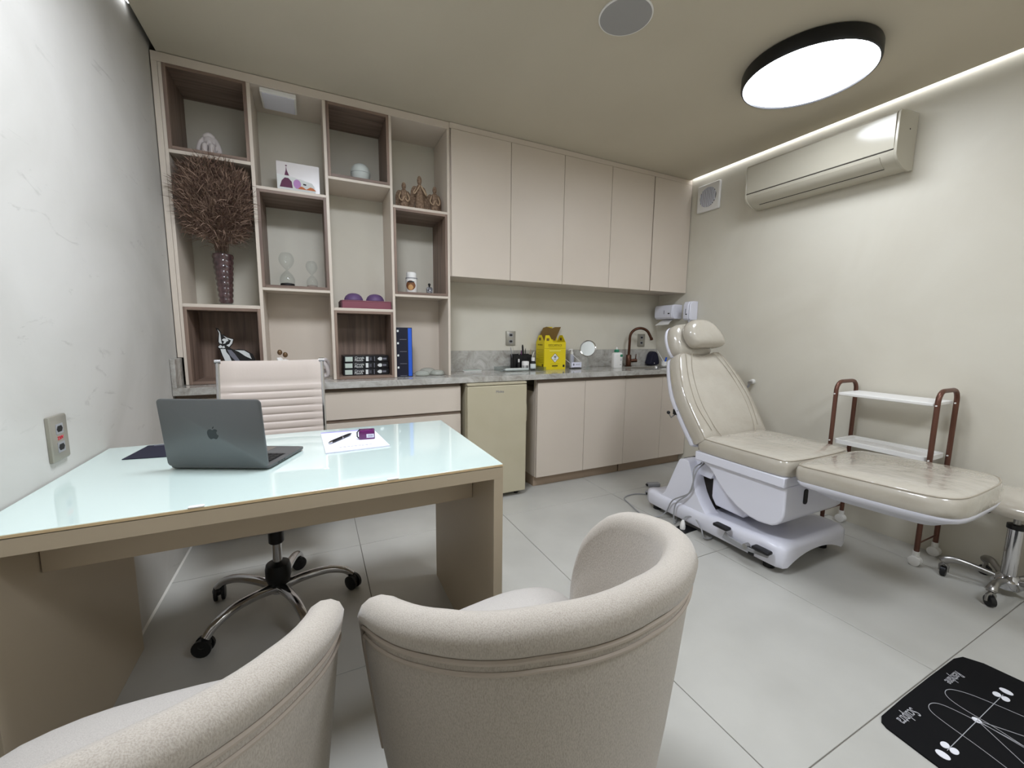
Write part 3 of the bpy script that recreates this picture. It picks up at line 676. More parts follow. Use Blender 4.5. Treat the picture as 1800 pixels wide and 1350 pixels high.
MB().tube([on(BO, X_, bu, bn, -0.29, 0.22, -0.05), on(BO, X_, bu, bn, -0.34, 0.20, -0.055), on(BO, X_, bu, bn, -0.345, 0.225, -0.055)], 0.004, 8).build('recline_lever', m_steel, br)
MB().ball(on(BO, X_, bu, bn, -0.345, 0.235, -0.055), 0.011).build('lever_knob', m_black, br)
MB().prism(rrect(2.712, 2.726, 0.70, 0.735, 0.004, 2), 'y', -0.20, -0.165).build('hinge_socket', m_black, br)
# head rest
hu = Vector((0, 0.36, 0.93)).normalized(); hn = Vector((0, -0.93, 0.36)).normalized(); HO = BO+bu*0.705
head_o = smoothclosed([(-0.175, -0.03), (-0.165, 0.06), (-0.12, 0.115), (0, 0.130), (0.12, 0.115), (0.165, 0.06), (0.175, -0.03), (0.14, -0.105), (0, -0.125), (-0.14, -0.105)], 4)
hp = [(0.75, 0), (0.92, 0.06), (0.985, 0.25), (1, 0.45), (0.985, 0.65), (0.93, 0.83), (0.82, 0.96), (0.6, 1.06), (0.3, 1.1), (0.02, 1.11)]
hr_ = MB().pad(head_o, 0.105, HO-hn*0.02, X_, hu, hn, hp).build('headrest', m_vinyl, tc, angle=70)
MB().rings([[on(HO, X_, hu, hn, a*k, b*k, n) for a, b in head_o] for k, n in ((0.4, -0.058), (0.8, -0.048), (0.98, -0.022), (1.0, -0.008), (0.97, 0.0))]).build('head_shell', m_white, hr_, angle=60)
pil_o = smoothclosed([(-0.15, -0.01), (-0.135, 0.055), (-0.08, 0.100), (0.02, 0.105), (0.10, 0.075), (0.155, 0.01), (0.175, -0.05), (0.145, -0.085), (0.0, -0.092), (-0.11, -0.080)], 4)
MB().pad(pil_o, 0.10, HO+hn*0.088+hu*0.012+Vector((0.012, 0, 0)), X_, hu, hn, hp).build('head_pillow', m_vinyl, hr_, angle=70)
for x in (-0.05, 0.05): MB().cyl(on(BO, X_, bu, bn, x, 0.54, -0.03), on(BO, X_, bu, bn, x, 0.68, -0.03), 0.007, n=10).build('headrest_rod', m_steel, hr_)
# foot pedal on the left side of the base
pd = MB().prism([(-0.60, 0.115), (-0.585, 0.075), (-0.70, 0.065), (-0.84, 0.085), (-0.845, 0.10), (-0.72, 0.088), (-0.625, 0.098)], 'x', 2.690, 2.700).build('pedal_bracket', m_grey, tc, bevel=0.001)
for y, z in ((-0.585, 0.135), (-0.815, 0.112)):
    MB().pad(rrect(-0.045, 0.045, -0.022, 0.022, 0.008, 3), 0.014, (2.682, y, z), (0, 1, 0), (1, 0, 0), (0, 0, 1)).build('pedal_pad', m_black, pd)
MB().cyl((2.688, -0.72, 0.09), (2.735, -0.72, 0.09), 0.014, n=12).build('pedal_pivot', m_steel, pd)
MB().box(2.714, 2.719, -0.755, -0.725, 0.045, 0.085).build('base_notch', m_black, tc)

# ---------------------------------------------------------------- floor outlet, cables
t = thing('floor_outlet', 'black square floor outlet with a pale plug beside the chair base', 'outlet', (2.697, -0.32, 0))
MB().prism([(2.640, -0.288), (2.655, -0.368), (2.765, -0.362), (2.752, -0.272)], 'z', 0.0, 0.004).build('cover_plate', m_black, t)
pg = MB().tube([(2.688, -0.318, 0.004), (2.688, -0.318, 0.020), (2.690, -0.316, 0.045), (2.693, -0.315, 0.060)], [0.016, 0.017, 0.013, 0.006], 12).build('plug', m_white2, t)
tag(MB().tube(smoothopen([(2.692, -0.315, 0.055), (2.705, -0.325, 0.082), (2.725, -0.37, 0.090), (2.70, -0.44, 0.060), (2.69, -0.47, 0.018), (2.74, -0.48, 0.008), (2.82, -0.44, 0.006)], 6), 0.0045, 8).build('power_cable', m_grey), 'grey cable arching from the floor plug under the treatment chair', 'cable')
tag(MB().tube(smoothopen([(2.83, -0.30, 0.43), (2.80, -0.33, 0.415), (2.722, -0.345, 0.39), (2.715, -0.34, 0.25), (2.70, -0.22, 0.15), (2.70, -0.17, 0.05), (2.66, -0.13, 0.006), (2.60, -0.06, 0.006), (2.64, 0.10, 0.006), (2.68, 0.205, 0.006), (2.80, 0.23, 0.006), (2.90, 0.18, 0.006), (2.98, 0.17, 0.010)], 6), 0.0042, 8).build('power_cable', m_grey), 'grey cable hanging down the white tower and looping over the floor', 'cable')
tag(MB().tube(smoothopen([(2.84, -0.31, 0.435), (2.81, -0.345, 0.42), (2.724, -0.36, 0.38), (2.714, -0.33, 0.24), (2.695, -0.25, 0.14), (2.69, -0.245, 0.03), (2.70, -0.25, 0.006), (2.76, -0.21, 0.006), (2.84, -0.16, 0.006)], 6), 0.0042, 8).build('power_cable', m_grey), 'shorter grey cable hanging over the edge of the white chair base', 'cable')
for lab, x, y, rz in (('small grey power adapter on the floor behind the chair base, farther from the cabinets', 2.93, 0.20, 0.4), ('small grey power adapter on the floor behind the chair base, nearer the cabinets', 3.06, 0.30, -0.3)):
    t = thing('power_adapter', lab, 'adapter', (x, y, 0), rz, 'power adapters on the floor')
    MB().box(-0.05, 0.05, -0.022, 0.022, 0, 0.03).build('body', m_grey, t, local=True, bevel=0.006)
    MB().box(-0.062, -0.049, -0.010, 0.010, 0.008, 0.022).build('socket', m_black, t, local=True, bevel=0.002)

# ---------------------------------------------------------------- trolley
t = thing('trolley', 'copper tube trolley with two white trays by the right wall', 'trolley', (3.61, -0.90, 0))
tx0, tx1 = 3.505, 3.730
for y in (-0.675, -1.125):
    path = [(tx0, y, 0.075), (tx0, y, 0.88)]+[(tx0+0.055-0.055*math.cos(R(q)), y, 0.88+0.055*math.sin(R(q))) for q in (25, 50, 70, 90)]+[(tx1-0.055+0.055*math.sin(R(q)), y, 0.88+0.055*math.cos(R(q))) for q in (0, 25, 50, 75, 90)]+[(tx1, y, 0.075)]
    f_ = MB().tube(path, 0.0115, 12).build('side_frame', m_copper, t)
    MB().cyl((tx0, y, 0.12), (tx1, y, 0.12), 0.004, n=8).build('cross_rod', m_copper, f_)
    for x in (tx0, tx1):
        c_ = MB().cyl((x, y, 0.052), (x, y, 0.078), 0.014, n=12)
        c_.tube([(x-0.022, y, 0.026), (x-0.020, y, 0.026), (x+0.016, y, 0.026), (x+0.022, y, 0.026)], [0.02, 0.026, 0.026, 0.014], 16)
        c_.build('caster', m_white2, t)
        for z in (0.862, 0.575):
            MB().cyl((x-0.017, y, z), (x+0.017, y, z), 0.004, n=8).build('bolt', m_white2, f_)
MB().box(tx0+0.0, tx1-0.0, -1.112, -0.688, 0.855, 0.873).build('top_shelf', m_white2, t, bevel=0.004)
lt_ = MB(); o1 = rrect(tx0+0.0, tx1, -1.112, -0.688, 0.025, 3); o2 = rrect(tx0+0.012, tx1-0.012, -1.100, -0.700, 0.018, 3)
lt_.rings([[(x, y, 0.560) for x, y in o2], [(x, y, 0.562) for x, y in o1], [(x, y, 0.586) for x, y in o1], [(x, y, 0.586) for x, y in o2], [(x, y, 0.567) for x, y in o2]])
lt_.build('lower_tray', m_white2, t)

# ---------------------------------------------------------------- stool
sc_x, sc_y = 3.580, -1.425
t = thing('saddle_stool', 'beige saddle stool on a chrome star base at the right edge', 'stool', (sc_x, sc_y, 0))
for k in range(5):
    an = math.atan2(-1.235+1.425, 3.515-3.580)+k*2*math.pi/5
    d_ = Vector((math.cos(an), math.sin(an), 0)); c0 = Vector((sc_x, sc_y, 0)); Rl = 0.178 if d_.x > 0.7 else 0.205
    path = smoothopen([c0+d_*0.02+Vector((0, 0, 0.072)), c0+d_*0.09+Vector((0, 0, 0.088)), c0+d_*(Rl-0.045)+Vector((0, 0, 0.098)), c0+d_*(Rl-0.005)+Vector((0, 0, 0.088)), c0+d_*(Rl+0.008)+Vector((0, 0, 0.072))], 5)
    n_ = len(path)
    MB().tube(path, [0.013+0.009*(i/(n_-1))**2 if i < n_-2 else 0.017 for i in range(n_)], 10).build('base_leg', m_steel, t)
    c1 = c0+d_*Rl; side = Vector((-d_.y, d_.x, 0)); ax = (d_*0.75-side*0.66).normalized() if k else (side*0.2-d_).normalized()
    w0 = c1+Vector((0, 0, 0.025))
    ca = MB().tube([w0-ax*0.011, w0-ax*0.009, w0+ax*0.009, w0+ax*0.011], [0.021, 0.025, 0.025, 0.021], 18).build('caster', m_black, t)
    fk = MB().tube([w0+ax*0.0135, w0+ax*0.0135+Vector((0, 0, 0.028)), c1+Vector((0, 0, 0.066))], [0.006, 0.007, 0.008], 8)
    fk.tube([w0-ax*0.0135, w0-ax*0.0135+Vector((0, 0, 0.028)), c1+Vector((0, 0, 0.066))], [0.006, 0.007, 0.008], 8).build('caster_fork', m_steel, ca)
MB().lathe([(0.045, 0.035), (0.052, 0.045), (0.052, 0.075), (0.030, 0.098), (0.026, 0.10)], (sc_x, sc_y, 0), 24).build('hub', m_chrome, t)
MB().lathe([(0.026, 0.098), (0.026, 0.33)], (sc_x, sc_y, 0), 24).build('column', m_chrome, t)
MB().lathe([(0.031, 0.325), (0.031, 0.345), (0.012, 0.348)], (sc_x, sc_y, 0), 24).build('column_collar', m_black, t)
MB().lathe([(0.013, 0.345), (0.013, 0.425)], (sc_x, sc_y, 0), 16).build('piston', m_steel, t)
MB().lathe([(0.024, 0.395), (0.028, 0.42), (0.05, 0.435)], (sc_x, sc_y, 0), 16).build('seat_mount', m_black, t)
MB().tube([(sc_x, sc_y, 0.43), (sc_x-0.10, sc_y+0.04, 0.425), (sc_x-0.15, sc_y+0.06, 0.408)], [0.008, 0.006, 0.004], 8).build('lever', m_black, t)
# saddle: swept grid, high sides and dip in the middle
rings = []
for i in range(17):
    q = i/16; yy = -0.19+0.38*q
    ring = []
    hw = 0.185*math.sqrt(max(0.02, 1-abs(2*q-1)**3.2)); n_ = 14
    for j in range(n_+1):
        p = -1+2*j/n_; ring.append((p*hw, yy, 0.515+0.035*(2*q-1)**2*0.6-0.055*abs(p)**2.2-0.010*abs(p)**6))
    for j in range(n_, -1, -1):
        p = -1+2*j/n_; ring.append((p*hw*0.93, yy*0.97, 0.452+0.02*(2*q-1)**2-0.045*abs(p)**2.2))
    rings.append(ring)
rot = Matrix.Rotation(R(20), 4, 'Z')
rings = [[tuple(Vector((sc_x, sc_y, 0))+(rot @ Vector(p))) for p in r_] for r_ in rings]
MB().rings(rings).build('saddle_seat', m_vinyl, t, angle=75, sub=1)

# ---------------------------------------------------------------- floor mat
t = thing('floor_mat', 'black standing mat with thin white line drawing in the lower right corner', 'mat', (2.52, -1.85, 0))
mo = [(2.215, -1.520), (2.205, -1.62), (2.17, -2.2), (2.20, -2.25), (2.87, -2.25), (2.90, -2.22), (2.872, -1.66), (2.862, -1.55), (2.835, -1.503), (2.79, -1.492), (2.60, -1.490), (2.40, -1.490), (2.25, -1.493), (2.225, -1.503)]
mt = MB().prism(mo, 'z', 0.0, 0.005).build('mat_body', m_mat, t, bevel=0.001)
zt = 0.0053
def line(pts, rad=0.0011, smooth=True): 
    pts = [Vector((x, y, zt)) for x, y in pts]
    return MB().tube(smoothopen(pts, 8) if smooth else pts, rad, 4).build('printed_line', m_matline, mt)
def flat(pts, mat_, name): return MB().prism(pts, 'z', zt-0.0005, zt+0.0006).build(name, mat_, mt)
for s in (0, 1):
    dx = -0.123*s
    line([(2.70+dx*1.5, -1.80), (2.665+dx*1.25, -1.70), (2.63+dx*1.1, -1.60), (2.60+dx, -1.555), (2.57+dx, -1.541), (2.54+dx, -1.552), (2.525+dx, -1.59), (2.52+dx*1.1, -1.68), (2.50+dx*1.2, -1.80)])
line([(2.722, -1.632), (2.288, -1.632)], smooth=False)
for x in (2.66, 2.51, 2.36): line([(2.506, -1.632), (x, -1.86)], 0.0012, False)
flat(ell(2.506, -1.631, 0.011, 0.011, 16), m_matwhite, 'printed_dot')
for x in (2.706, 2.304):
    for y in (-1.622, -1.642): flat(ell(x, y, 0.014, 0.0095, 16), m_matwhite, 'printed_footprint')
for x in (2.752, 2.259): flat(ell(x, -1.632, 0.013, 0.016, 18), m_matwhite, 'printed_badge')
text('lettering', 'Restylane', 0.040, m_matline, mt, (2.668, -1.531, zt), (-1, 0, 0), (0, -1, 0), shear=0.35, sx=0.62)
text('lettering', 'Sculptra', 0.044, m_matline, mt, (2.326, -1.531, zt), (-1, 0, 0), (0, -1, 0), shear=0.2, sx=0.66)

# ---------------------------------------------------------------- air conditioner
t = thing('air_conditioner', 'cream split air conditioner unit mounted high on the right wall', 'air conditioner', (W-0.1, -0.37, 2.14))
ay0, ay1 = -0.80, 0.075
def acs(y0, y1, prof, name, mat_, par, bev=0.0): return MB().prism(prof, 'y', y0, y1).build(name, mat_, par, bevel=bev, angle=30)
curve = [(3.572+0.155*(1-math.cos(R(q))), 2.225-0.085*math.sin(R(q))) for q in (0, 12, 25, 40, 55, 70, 90)]
prof = [(W-0.002, 2.448), (3.62, 2.432), (3.585, 2.424), (3.575, 2.410), (3.572, 2.30)]+curve+[(W-0.002, 2.150)]
acs(ay0+0.012, ay1-0.012, prof, 'body', m_ac, t)
ex = 0.004
prof2 = [(W-0.002, 2.452), (3.62, 2.437), (3.581, 2.428), (3.571, 2.413), (3.568, 2.30)]+[(x-ex*0.6, z-ex) for x, z in curve]+[(W-0.002, 2.145)]
for y in (ay0, ay1-0.012): acs(y, y+0.012, prof2, 'end_cap', m_ac, t, 0.002)
acs(ay0+0.014, ay1-0.014, [(3.600, 2.4285), (3.575, 2.424), (3.562, 2.410), (3.5665, 2.30), (3.5700, 2.232), (3.576, 2.232), (3.574, 2.30), (3.580, 2.40), (3.60, 2.42)], 'front_panel', m_ac, t, 0.001)
lv = [(x-0.003, z-0.002) for x, z in curve[1:5]]; lv2 = [(x+0.003, z+0.001) for x, z in reversed(curve[1:5])]
acs(ay0+0.075, ay1-0.075, lv+lv2, 'louver_flap', m_ac, t)
for zz, xx in ((2.2285, 3.570),): MB().box(xx-0.0015, xx+0.004, ay0+0.014, ay1-0.014, zz-0.0022, zz+0.0012).build('panel_seam', m_dark, t)
xq, zq = curve[4]
MB().box(xq-0.004, xq+0.002, ay0+0.075, ay1-0.075, zq-0.004, zq-0.001).build('louver_seam', m_dark, t)
MB().cyl((3.69, ay0-0.001, 2.35), (3.69, ay0+0.002, 2.35), 0.004, n=10).build('screw', m_dark, t)
# ---------------------------------------------------------------- extractor vent
t = thing('extractor_vent', 'square white extractor vent with round slatted grille beside the wall cabinets', 'vent', (W, 0.54, 2.37))
vy, vz = 0.540, 2.372
MB().box(W-0.028, W-0.001, vy-0.108, vy+0.108, vz-0.112, vz+0.112).build('housing', m_white2, t, bevel=0.008, seg=3)
MB().prism(ell(vy, vz, 0.080, 0.080, 36), 'x', W-0.0295, W-0.027).build('recess', m_dark, t)
for i in range(11):
    yy = -0.070+i*0.014; hh = math.sqrt(max(0, 0.080**2-yy*yy))
    MB().box(W-0.034, W-0.0285, vy+yy-0.0036, vy+yy+0.0036, vz-hh, vz+hh).build('slat', m_white, t)
MB().prism(ell(vy, vz, 0.086, 0.086, 36), 'x', W-0.0285, W-0.0275).build('ring', m_white2, t)

# ---------------------------------------------------------------- dispensers
t = thing('towel_dispenser', 'wide white paper towel dispenser in the corner above the tap', 'dispenser', (W-0.06, 0.88, 1.34))
dy0, dy1, dz0, dz1 = 0.760, 0.985, 1.350, 1.482
prof = [(W-0.001, dz0), (W-0.10, dz0), (W-0.118, dz0+0.015), (W-0.122, dz0+0.04), (W-0.122, dz1-0.035), (W-0.112, dz1-0.008), (W-0.09, dz1), (W-0.001, dz1)]
MB().prism(prof, 'y', dy0+0.010, dy1).build('cover', m_white, t, bevel=0.006, seg=2, angle=30)
MB().prism([(x+0.004 if x < W-0.05 else x, z) for x, z in prof], 'y', dy0, dy0+0.012).build('end_cap', m_white, t, bevel=0.006, seg=2)
MB().box(W-0.1225, W-0.1210, 0.86, 0.867, 1.395, 1.43).build('lettering', m_ink, t)
MB().box(W-0.1225, W-0.1210, 0.796, 0.818, 1.395, 1.405).build('window_slot', m_black, t)
MB().rings([[(W-0.055, 0.80, 1.352), (W-0.055, 0.93, 1.352), (W-0.05, 0.93, 1.352), (W-0.05, 0.80, 1.352)], [(W-0.095, 0.81, 1.325), (W-0.095, 0.945, 1.320), (W-0.091, 0.945, 1.320), (W-0.091, 0.81, 1.325)], [(W-0.112, 0.815, 1.300), (W-0.120, 0.970, 1.292), (W-0.118, 0.970, 1.289), (W-0.110, 0.815, 1.297)]]).build('paper_sheet', m_white2, t)
t = thing('soap_dispenser', 'narrow white soap dispenser on the wall behind the headrest', 'dispenser', (W-0.05, 0.62, 1.33))
prof = [(W-0.001, 1.335), (W-0.09, 1.335), (W-0.105, 1.35), (W-0.105, 1.47), (W-0.09, 1.496), (W-0.06, 1.503), (W-0.001, 1.503)]
MB().prism(prof, 'y', 0.602, 0.660).build('cover', m_white, t, bevel=0.008, seg=2, angle=30)
MB().prism([(x+0.004 if x < W-0.05 else x, z) for x, z in prof], 'y', 0.585, 0.602).build('end_cap', m_white, t, bevel=0.008, seg=2)
MB().box(W-0.1065, W-0.1045, 0.628, 0.633, 1.395, 1.435).build('lettering', m_ink, t)
MB().box(W-0.1065, W-0.1045, 0.612, 0.630, 1.383, 1.391).build('window_slot', m_black, t)
MB().cyl((W-0.06, 0.62, 1.315), (W-0.06, 0.62, 1.337), 0.012, 0.016, n=12).build('nozzle', m_white, t)

# ---------------------------------------------------------------- outlets and valve
def socket_face(t, O, A, Nn, red=False, n=2):
    O, A, Nn = Vector(O), Vector(A), Vector(Nn); Zv = Vector((0, 0, 1))
    hexo = [(0.0145, 0.0), (0.009, 0.0105), (-0.009, 0.0105), (-0.0145, 0), (-0.009, -0.0105), (0.009, -0.0105)]
    for dz in ((0.026, -0.026) if n == 2 else (0.03,)):
        fr = MB().rings([[tuple(O+A*a*1.2+Zv*(dz+b*1.25)+Nn*q) for a, b in ((-0.0145, -0.0115), (0.0145, -0.0115), (0.0145, 0.0115), (-0.0145, 0.0115))] for q in (0.0, 0.001)]).build('socket', m_grey, t)
        MB().rings([[tuple(O+A*a+Zv*(dz+b*0.8)+Nn*q) for a, b in hexo] for q in (0.001, 0.0016)]).build('socket_hole', m_inkblk, fr)
def outlet(label, O, A, Nn, w_, h_, red=False):
    O = Vector(O); A = Vector(A); Nn = Vector(Nn)
    t = thing('wall_outlet', label, 'outlet', tuple(O), 0)
    pts = rrect(-w_/2, w_/2, -h_/2, h_/2, 0.003, 2)
    MB().rings([[tuple(O+A*a*k+Vector((0, 0, b*k))+Nn*q) for a, b in pts] for k, q in ((1, 0.0008), (1, 0.008), (0.95, 0.0105))]).build('plate', m_plate, t)
    socket_face(t, O+Nn*0.0105, A, Nn)
    if red: text('lettering', '220V', 0.014, m_red, t, O+Nn*0.0112, A, (0, 0, 1))
    return t
m_plate = M('outlet_plate', (152, 148, 136), 0.35, metal=0.3)
outlet('grey double outlet with red 220V marking on the plastered wall by the desk', (0.0, -0.447, 0.897), (0, 1, 0), (1, 0, 0), 0.085, 0.128, True)
outlet('grey wall outlet above the cosmetics organizer', (2.142, YB, 1.160), (1, 0, 0), (0, -1, 0), 0.086, 0.118)
outlet('grey wall outlet behind the bronze tap', (3.568, YB, 1.147), (1, 0, 0), (0, -1, 0), 0.088, 0.122)
t = thing('wall_valve', 'small white and steel valve on the right wall behind the backrest', 'valve', (W, 0.025, 0.82))
MB().cyl((W-0.001, 0.022, 0.845), (W-0.028, 0.022, 0.845), 0.020, 0.017, n=16).build('collar', m_white2, t)
MB().cyl((W-0.028, 0.022, 0.838), (W-0.052, 0.022, 0.838), 0.012, n=12).build('stem', m_steel, t)
MB().tube([(W-0.045, 0.022, 0.838), (W-0.046, 0.026, 0.815), (W-0.046, 0.034, 0.80)], [0.008, 0.008, 0.006], 10).build('spout', m_grey, t)
t = thing('panel_light', 'flat white square light under the top of the second shelf column', 'light', (0.55, 0.845, 2.5))
MB().box(0.460, 0.638, 0.748, 0.945, 2.497, 2.5215).build('housing', m_white2, t, bevel=0.005, seg=3)
MB().box(0.470, 0.628, 0.758, 0.935, 2.494, 2.4975).build('cover', m_white, t, bevel=0.001)

# ================================================================ things on the shelves
# crouching figurine
t = thing('figurine', 'white crouching figurine in the top left wooden niche', 'figurine', (0.20, 0.86, 2.134))
f = MB(); z = 2.134
f.ball((0.20, 0.87, z+0.045), 0.036, 0.034, 0.045).ball((0.20, 0.86, z+0.090), 0.030, 0.026, 0.034).ball((0.203, 0.845, z+0.083), 0.017, 0.016, 0.019)
for s in (-1, 1):
    f.tube(smoothopen([(0.20+s*0.024, 0.865, z+0.108), (0.20+s*0.040, 0.85, z+0.075), (0.20+s*0.048, 0.84, z+0.035), (0.20+s*0.036, 0.82, z+0.014)], 4), 0.013, 10)
    f.tube(smoothopen([(0.20+s*0.018, 0.86, z+0.030), (0.20+s*0.017, 0.825, z+0.062), (0.20+s*0.016, 0.812, z+0.035), (0.20+s*0.015, 0.805, z+0.010)], 4), 0.014, 10)
f.tube(smoothopen([(0.178, 0.86, z+0.112), (0.20, 0.855, z+0.126), (0.222, 0.86, z+0.112)], 4), 0.014, 10)
f.box(0.16, 0.245, 0.80, 0.90, z+0.003, z+0.009)
f.build('body', m_figw, t, remesh=0.0035)

# vase with dried grass
t = thing('vase', 'plum faceted glass vase in the second niche of the left column', 'vase', (0.222, 0.86, 1.342))
vx, vy_ = 0.222, 0.86
rings = []; nr, na = 54, 48
for i in range(nr+1):
    q = i/nr; r0 = 0.030+0.019*q
    rings.append([(vx+(r0+0.0045*abs(math.sin(math.pi*q*9))*abs(math.cos(8*math.pi*j/na)))*math.cos(2*math.pi*j/na), vy_+(r0+0.0045*abs(math.sin(math.pi*q*9))*abs(math.cos(8*math.pi*j/na)))*math.sin(2*math.pi*j/na), 1.354+0.276*q) for j in range(na)])
MB().rings(rings).build('tinted_core', m_vase, t, angle=80)
MB().lathe([(0.034, 0), (0.0365, 0.004), (0.038, 0.03), (0.056, 0.292), (0.0565, 0.297), (0.054, 0.297), (0.0535, 0.292)], (vx, vy_, 1.3425), 36, True, False).build('clear_wall', m_glass, t)
gr = MB(); gr2 = MB()
def blade(mb, p, d, ln, w_, droop):
    d = d.normalized(); s_ = d.cross(Vector((random.uniform(-1, 1), random.uniform(-1, 1), random.uniform(-1, 1))))
    s_ = s_.normalized() if s_.length > 1e-4 else Vector((1, 0, 0))
    pts = [p, p+d*ln*0.5+Vector((0, 0, -droop*0.25)), p+d*ln+Vector((0, 0, -droop))]
    v = [tuple(pts[0]-s_*w_*0.4), tuple(pts[0]+s_*w_*0.4), tuple(pts[1]+s_*w_), tuple(pts[1]-s_*w_), tuple(pts[2])]
    mb.add(v, [(0, 1, 2, 3), (3, 2, 4)])
mouth = Vector((vx, vy_-0.01, 1.63)); cen = Vector((0.225, 0.80, 1.895)); rad = Vector((0.205, 0.155, 0.245))
cnt = 0
while cnt < 9000:
    u = Vector((random.gauss(0, 1), random.gauss(0, 1), random.gauss(0, 1))).normalized()*(random.random()**0.25)
    p = cen+Vector((u.x*rad.x, u.y*rad.y, u.z*rad.z))
    if p.z < 1.66+0.55*abs(p.x-vx) and random.random() < 0.85: continue
    if p.z < 1.64 or p.y > 1.03: continue
    inb = S-0.012 < p.y
    if inb and (p.x < 0.050 or p.x > 0.394 or p.z > 2.09): continue
    out_ = (p-mouth); d = out_.normalized()*1.0+Vector((random.gauss(0, 0.38), random.gauss(0, 0.35)-0.15, random.gauss(0, 0.35)-0.2))
    ln = random.uniform(0.035, 0.085); e = p+d.normalized()*ln
    if (inb or e.y > S-0.01) and (min(e.x, p.x) < 0.048 or max(e.x, p.x) > 0.397 or max(e.z, p.z) > 2.097): continue
    if e.y > 1.05 or e.x < 0.008: continue
    blade(gr if random.random() < 0.5 else gr2, p, d, ln, random.uniform(0.0011, 0.0022), random.uniform(0.0, 0.03)); cnt += 1
for k in range(110):
    u = Vector((random.gauss(0, 0.8), random.gauss(0, 1)-0.2, abs(random.gauss(0, 1)))).normalized()*random.uniform(0.4, 0.8)
    e = Vector((cen.x+u.x*rad.x*0.85, min(1.0, cen.y+u.y*rad.y*0.8), 1.80+u.z*0.24))
    s0 = mouth+Vector((random.uniform(-0.03, 0.03), random.uniform(-0.025, 0.025), -0.02))
    (gr2 if k % 2 else gr).tube(smoothopen([s0, s0*0.5+e*0.5+Vector((0, 0, 0.03)), e], 3), 0.0011, 3)
gs = thing('dried_grass', 'bushy bunch of brown dried grass standing in the plum vase', 'dried grass', (vx, vy_, 1.64))
for mb, mt_ in ((gr, m_straw), (gr2, m_straw2)):
    o = mb.build('grass_strands', mt_, gs, flat=True); o['kind'] = 'stuff'

# acrylic picture block with printed shapes
t = thing('acrylic_card', 'white acrylic card printed with purple dome and orange hills', 'picture', (0.625, 0.855, 2.0))
z = 2.0005; yk = 0.845
MB().box(0.515, 0.742, yk, yk+0.004, z, z+0.185).build('panel', M('card_white', (214, 208, 206), 0.25), t, bevel=0.0008)
MB().box(0.514, 0.743, yk-0.022, yk, z, z+0.003).build('clear_base', m_acryl, t)
def shp(pts, mt_, d=0.0004, name='printed_shape'): return MB().prism([(x, zz) for x, zz in pts], 'y', yk-d-0.0004, yk-d).build(name, mt_, t)
z += 0.038
shp([(0.516, z-0.034), (0.516, z+0.075), (0.60, z+0.066), (0.70, z+0.046), (0.715, z+0.02), (0.722, z-0.034)], m_print_w, 0.0001)
shp([(0.528, z+0.004), (0.540, z+0.040), (0.556, z+0.058), (0.575, z+0.058), (0.592, z+0.040), (0.596, z+0.004)], m_plumprint, 0.0006)
shp([(0.556, z+0.072), (0.563, z+0.10), (0.566, z+0.125), (0.569, z+0.10), (0.580, z+0.072)], m_plumprint, 0.0006)
shp([(0.560, z+0.126), (0.566, z+0.122), (0.573, z+0.126), (0.566, z+0.130)], m_plumprint, 0.0006)
shp(ell(0.620, z+0.030, 0.020, 0.026, 20), m_pink, 0.0011)
shp([(0.622, z+0.004), (0.640, z+0.020), (0.650, z+0.018), (0.668, z+0.006), (0.690, z+0.022), (0.705, z+0.018), (0.722, z+0.004)], m_orange, 0.0016)
shp([(0.652, z+0.030), (0.668, z+0.028), (0.668, z+0.036), (0.652, z+0.038)], m_inkblk, 0.0011)

# hourglasses
def hourglass(x, y, z0, h, r, sand, label, sh_):
    t = thing('hourglass', label, 'hourglass', (x, y, z0), 0, 'glass hourglasses')
    hh = h/2
    prof = []
    for i in range(13):
        q = i/12; a_ = math.pi*q
        zz = q*hh; rr_ = r*(math.sin(math.pi*min(1, 0.18+0.82*q))**0.75) if q < 0.985 else 0.0
        prof.append((max(0.0045, rr_*(1.0 if q > 0.05 else 0.9)), zz))
    top = [(r_, h-z_) for r_, z_ in reversed(prof)]
    MB().lathe(prof+top[1:], (x, y, z0+0.0005), 28).build('glass', m_glass, t)
    sz = h*0.11
    MB().lathe([(r*0.62, 0.003), (r*0.86, 0.006), (r*0.93, sz*0.6), (r*0.88, sz), (0.002, sz*1.25)], (x, y, z0), 24).build('sand', sand, t)
hourglass(0.540, 0.86, 1.464, 0.203, 0.042, m_inkblk, 'larger hourglass with black sand in the wooden niche', 0)
hourglass(0.675, 0.86, 1.464, 0.164, 0.033, M('pale_sand', (150, 138, 128), 0.9), 'smaller hourglass with pale sand beside the larger hourglass', 0)
# egg shaped object
t = thing('egg_diffuser', 'pale white egg-shaped diffuser in the upper wooden niche', 'diffuser', (0.981, 0.86, 2.128))
MB().lathe([(0.030, 0.0), (0.044, 0.012), (0.0545, 0.034), (0.0595, 0.0620)], (0.981, 0.86, 2.1285), 32).build('base', m_egg, t)
MB().lathe([(0.0578, 0.0620), (0.0578, 0.0640)], (0.981, 0.86, 2.1285), 32).build('seam', m_ink, t)
MB().lathe([(0.0595, 0.0640), (0.0575, 0.081), (0.050, 0.099), (0.036, 0.114), (0.018, 0.122), (0.002, 0.125)], (0.981, 0.86, 2.1285), 32).build('lid', m_egg, t)
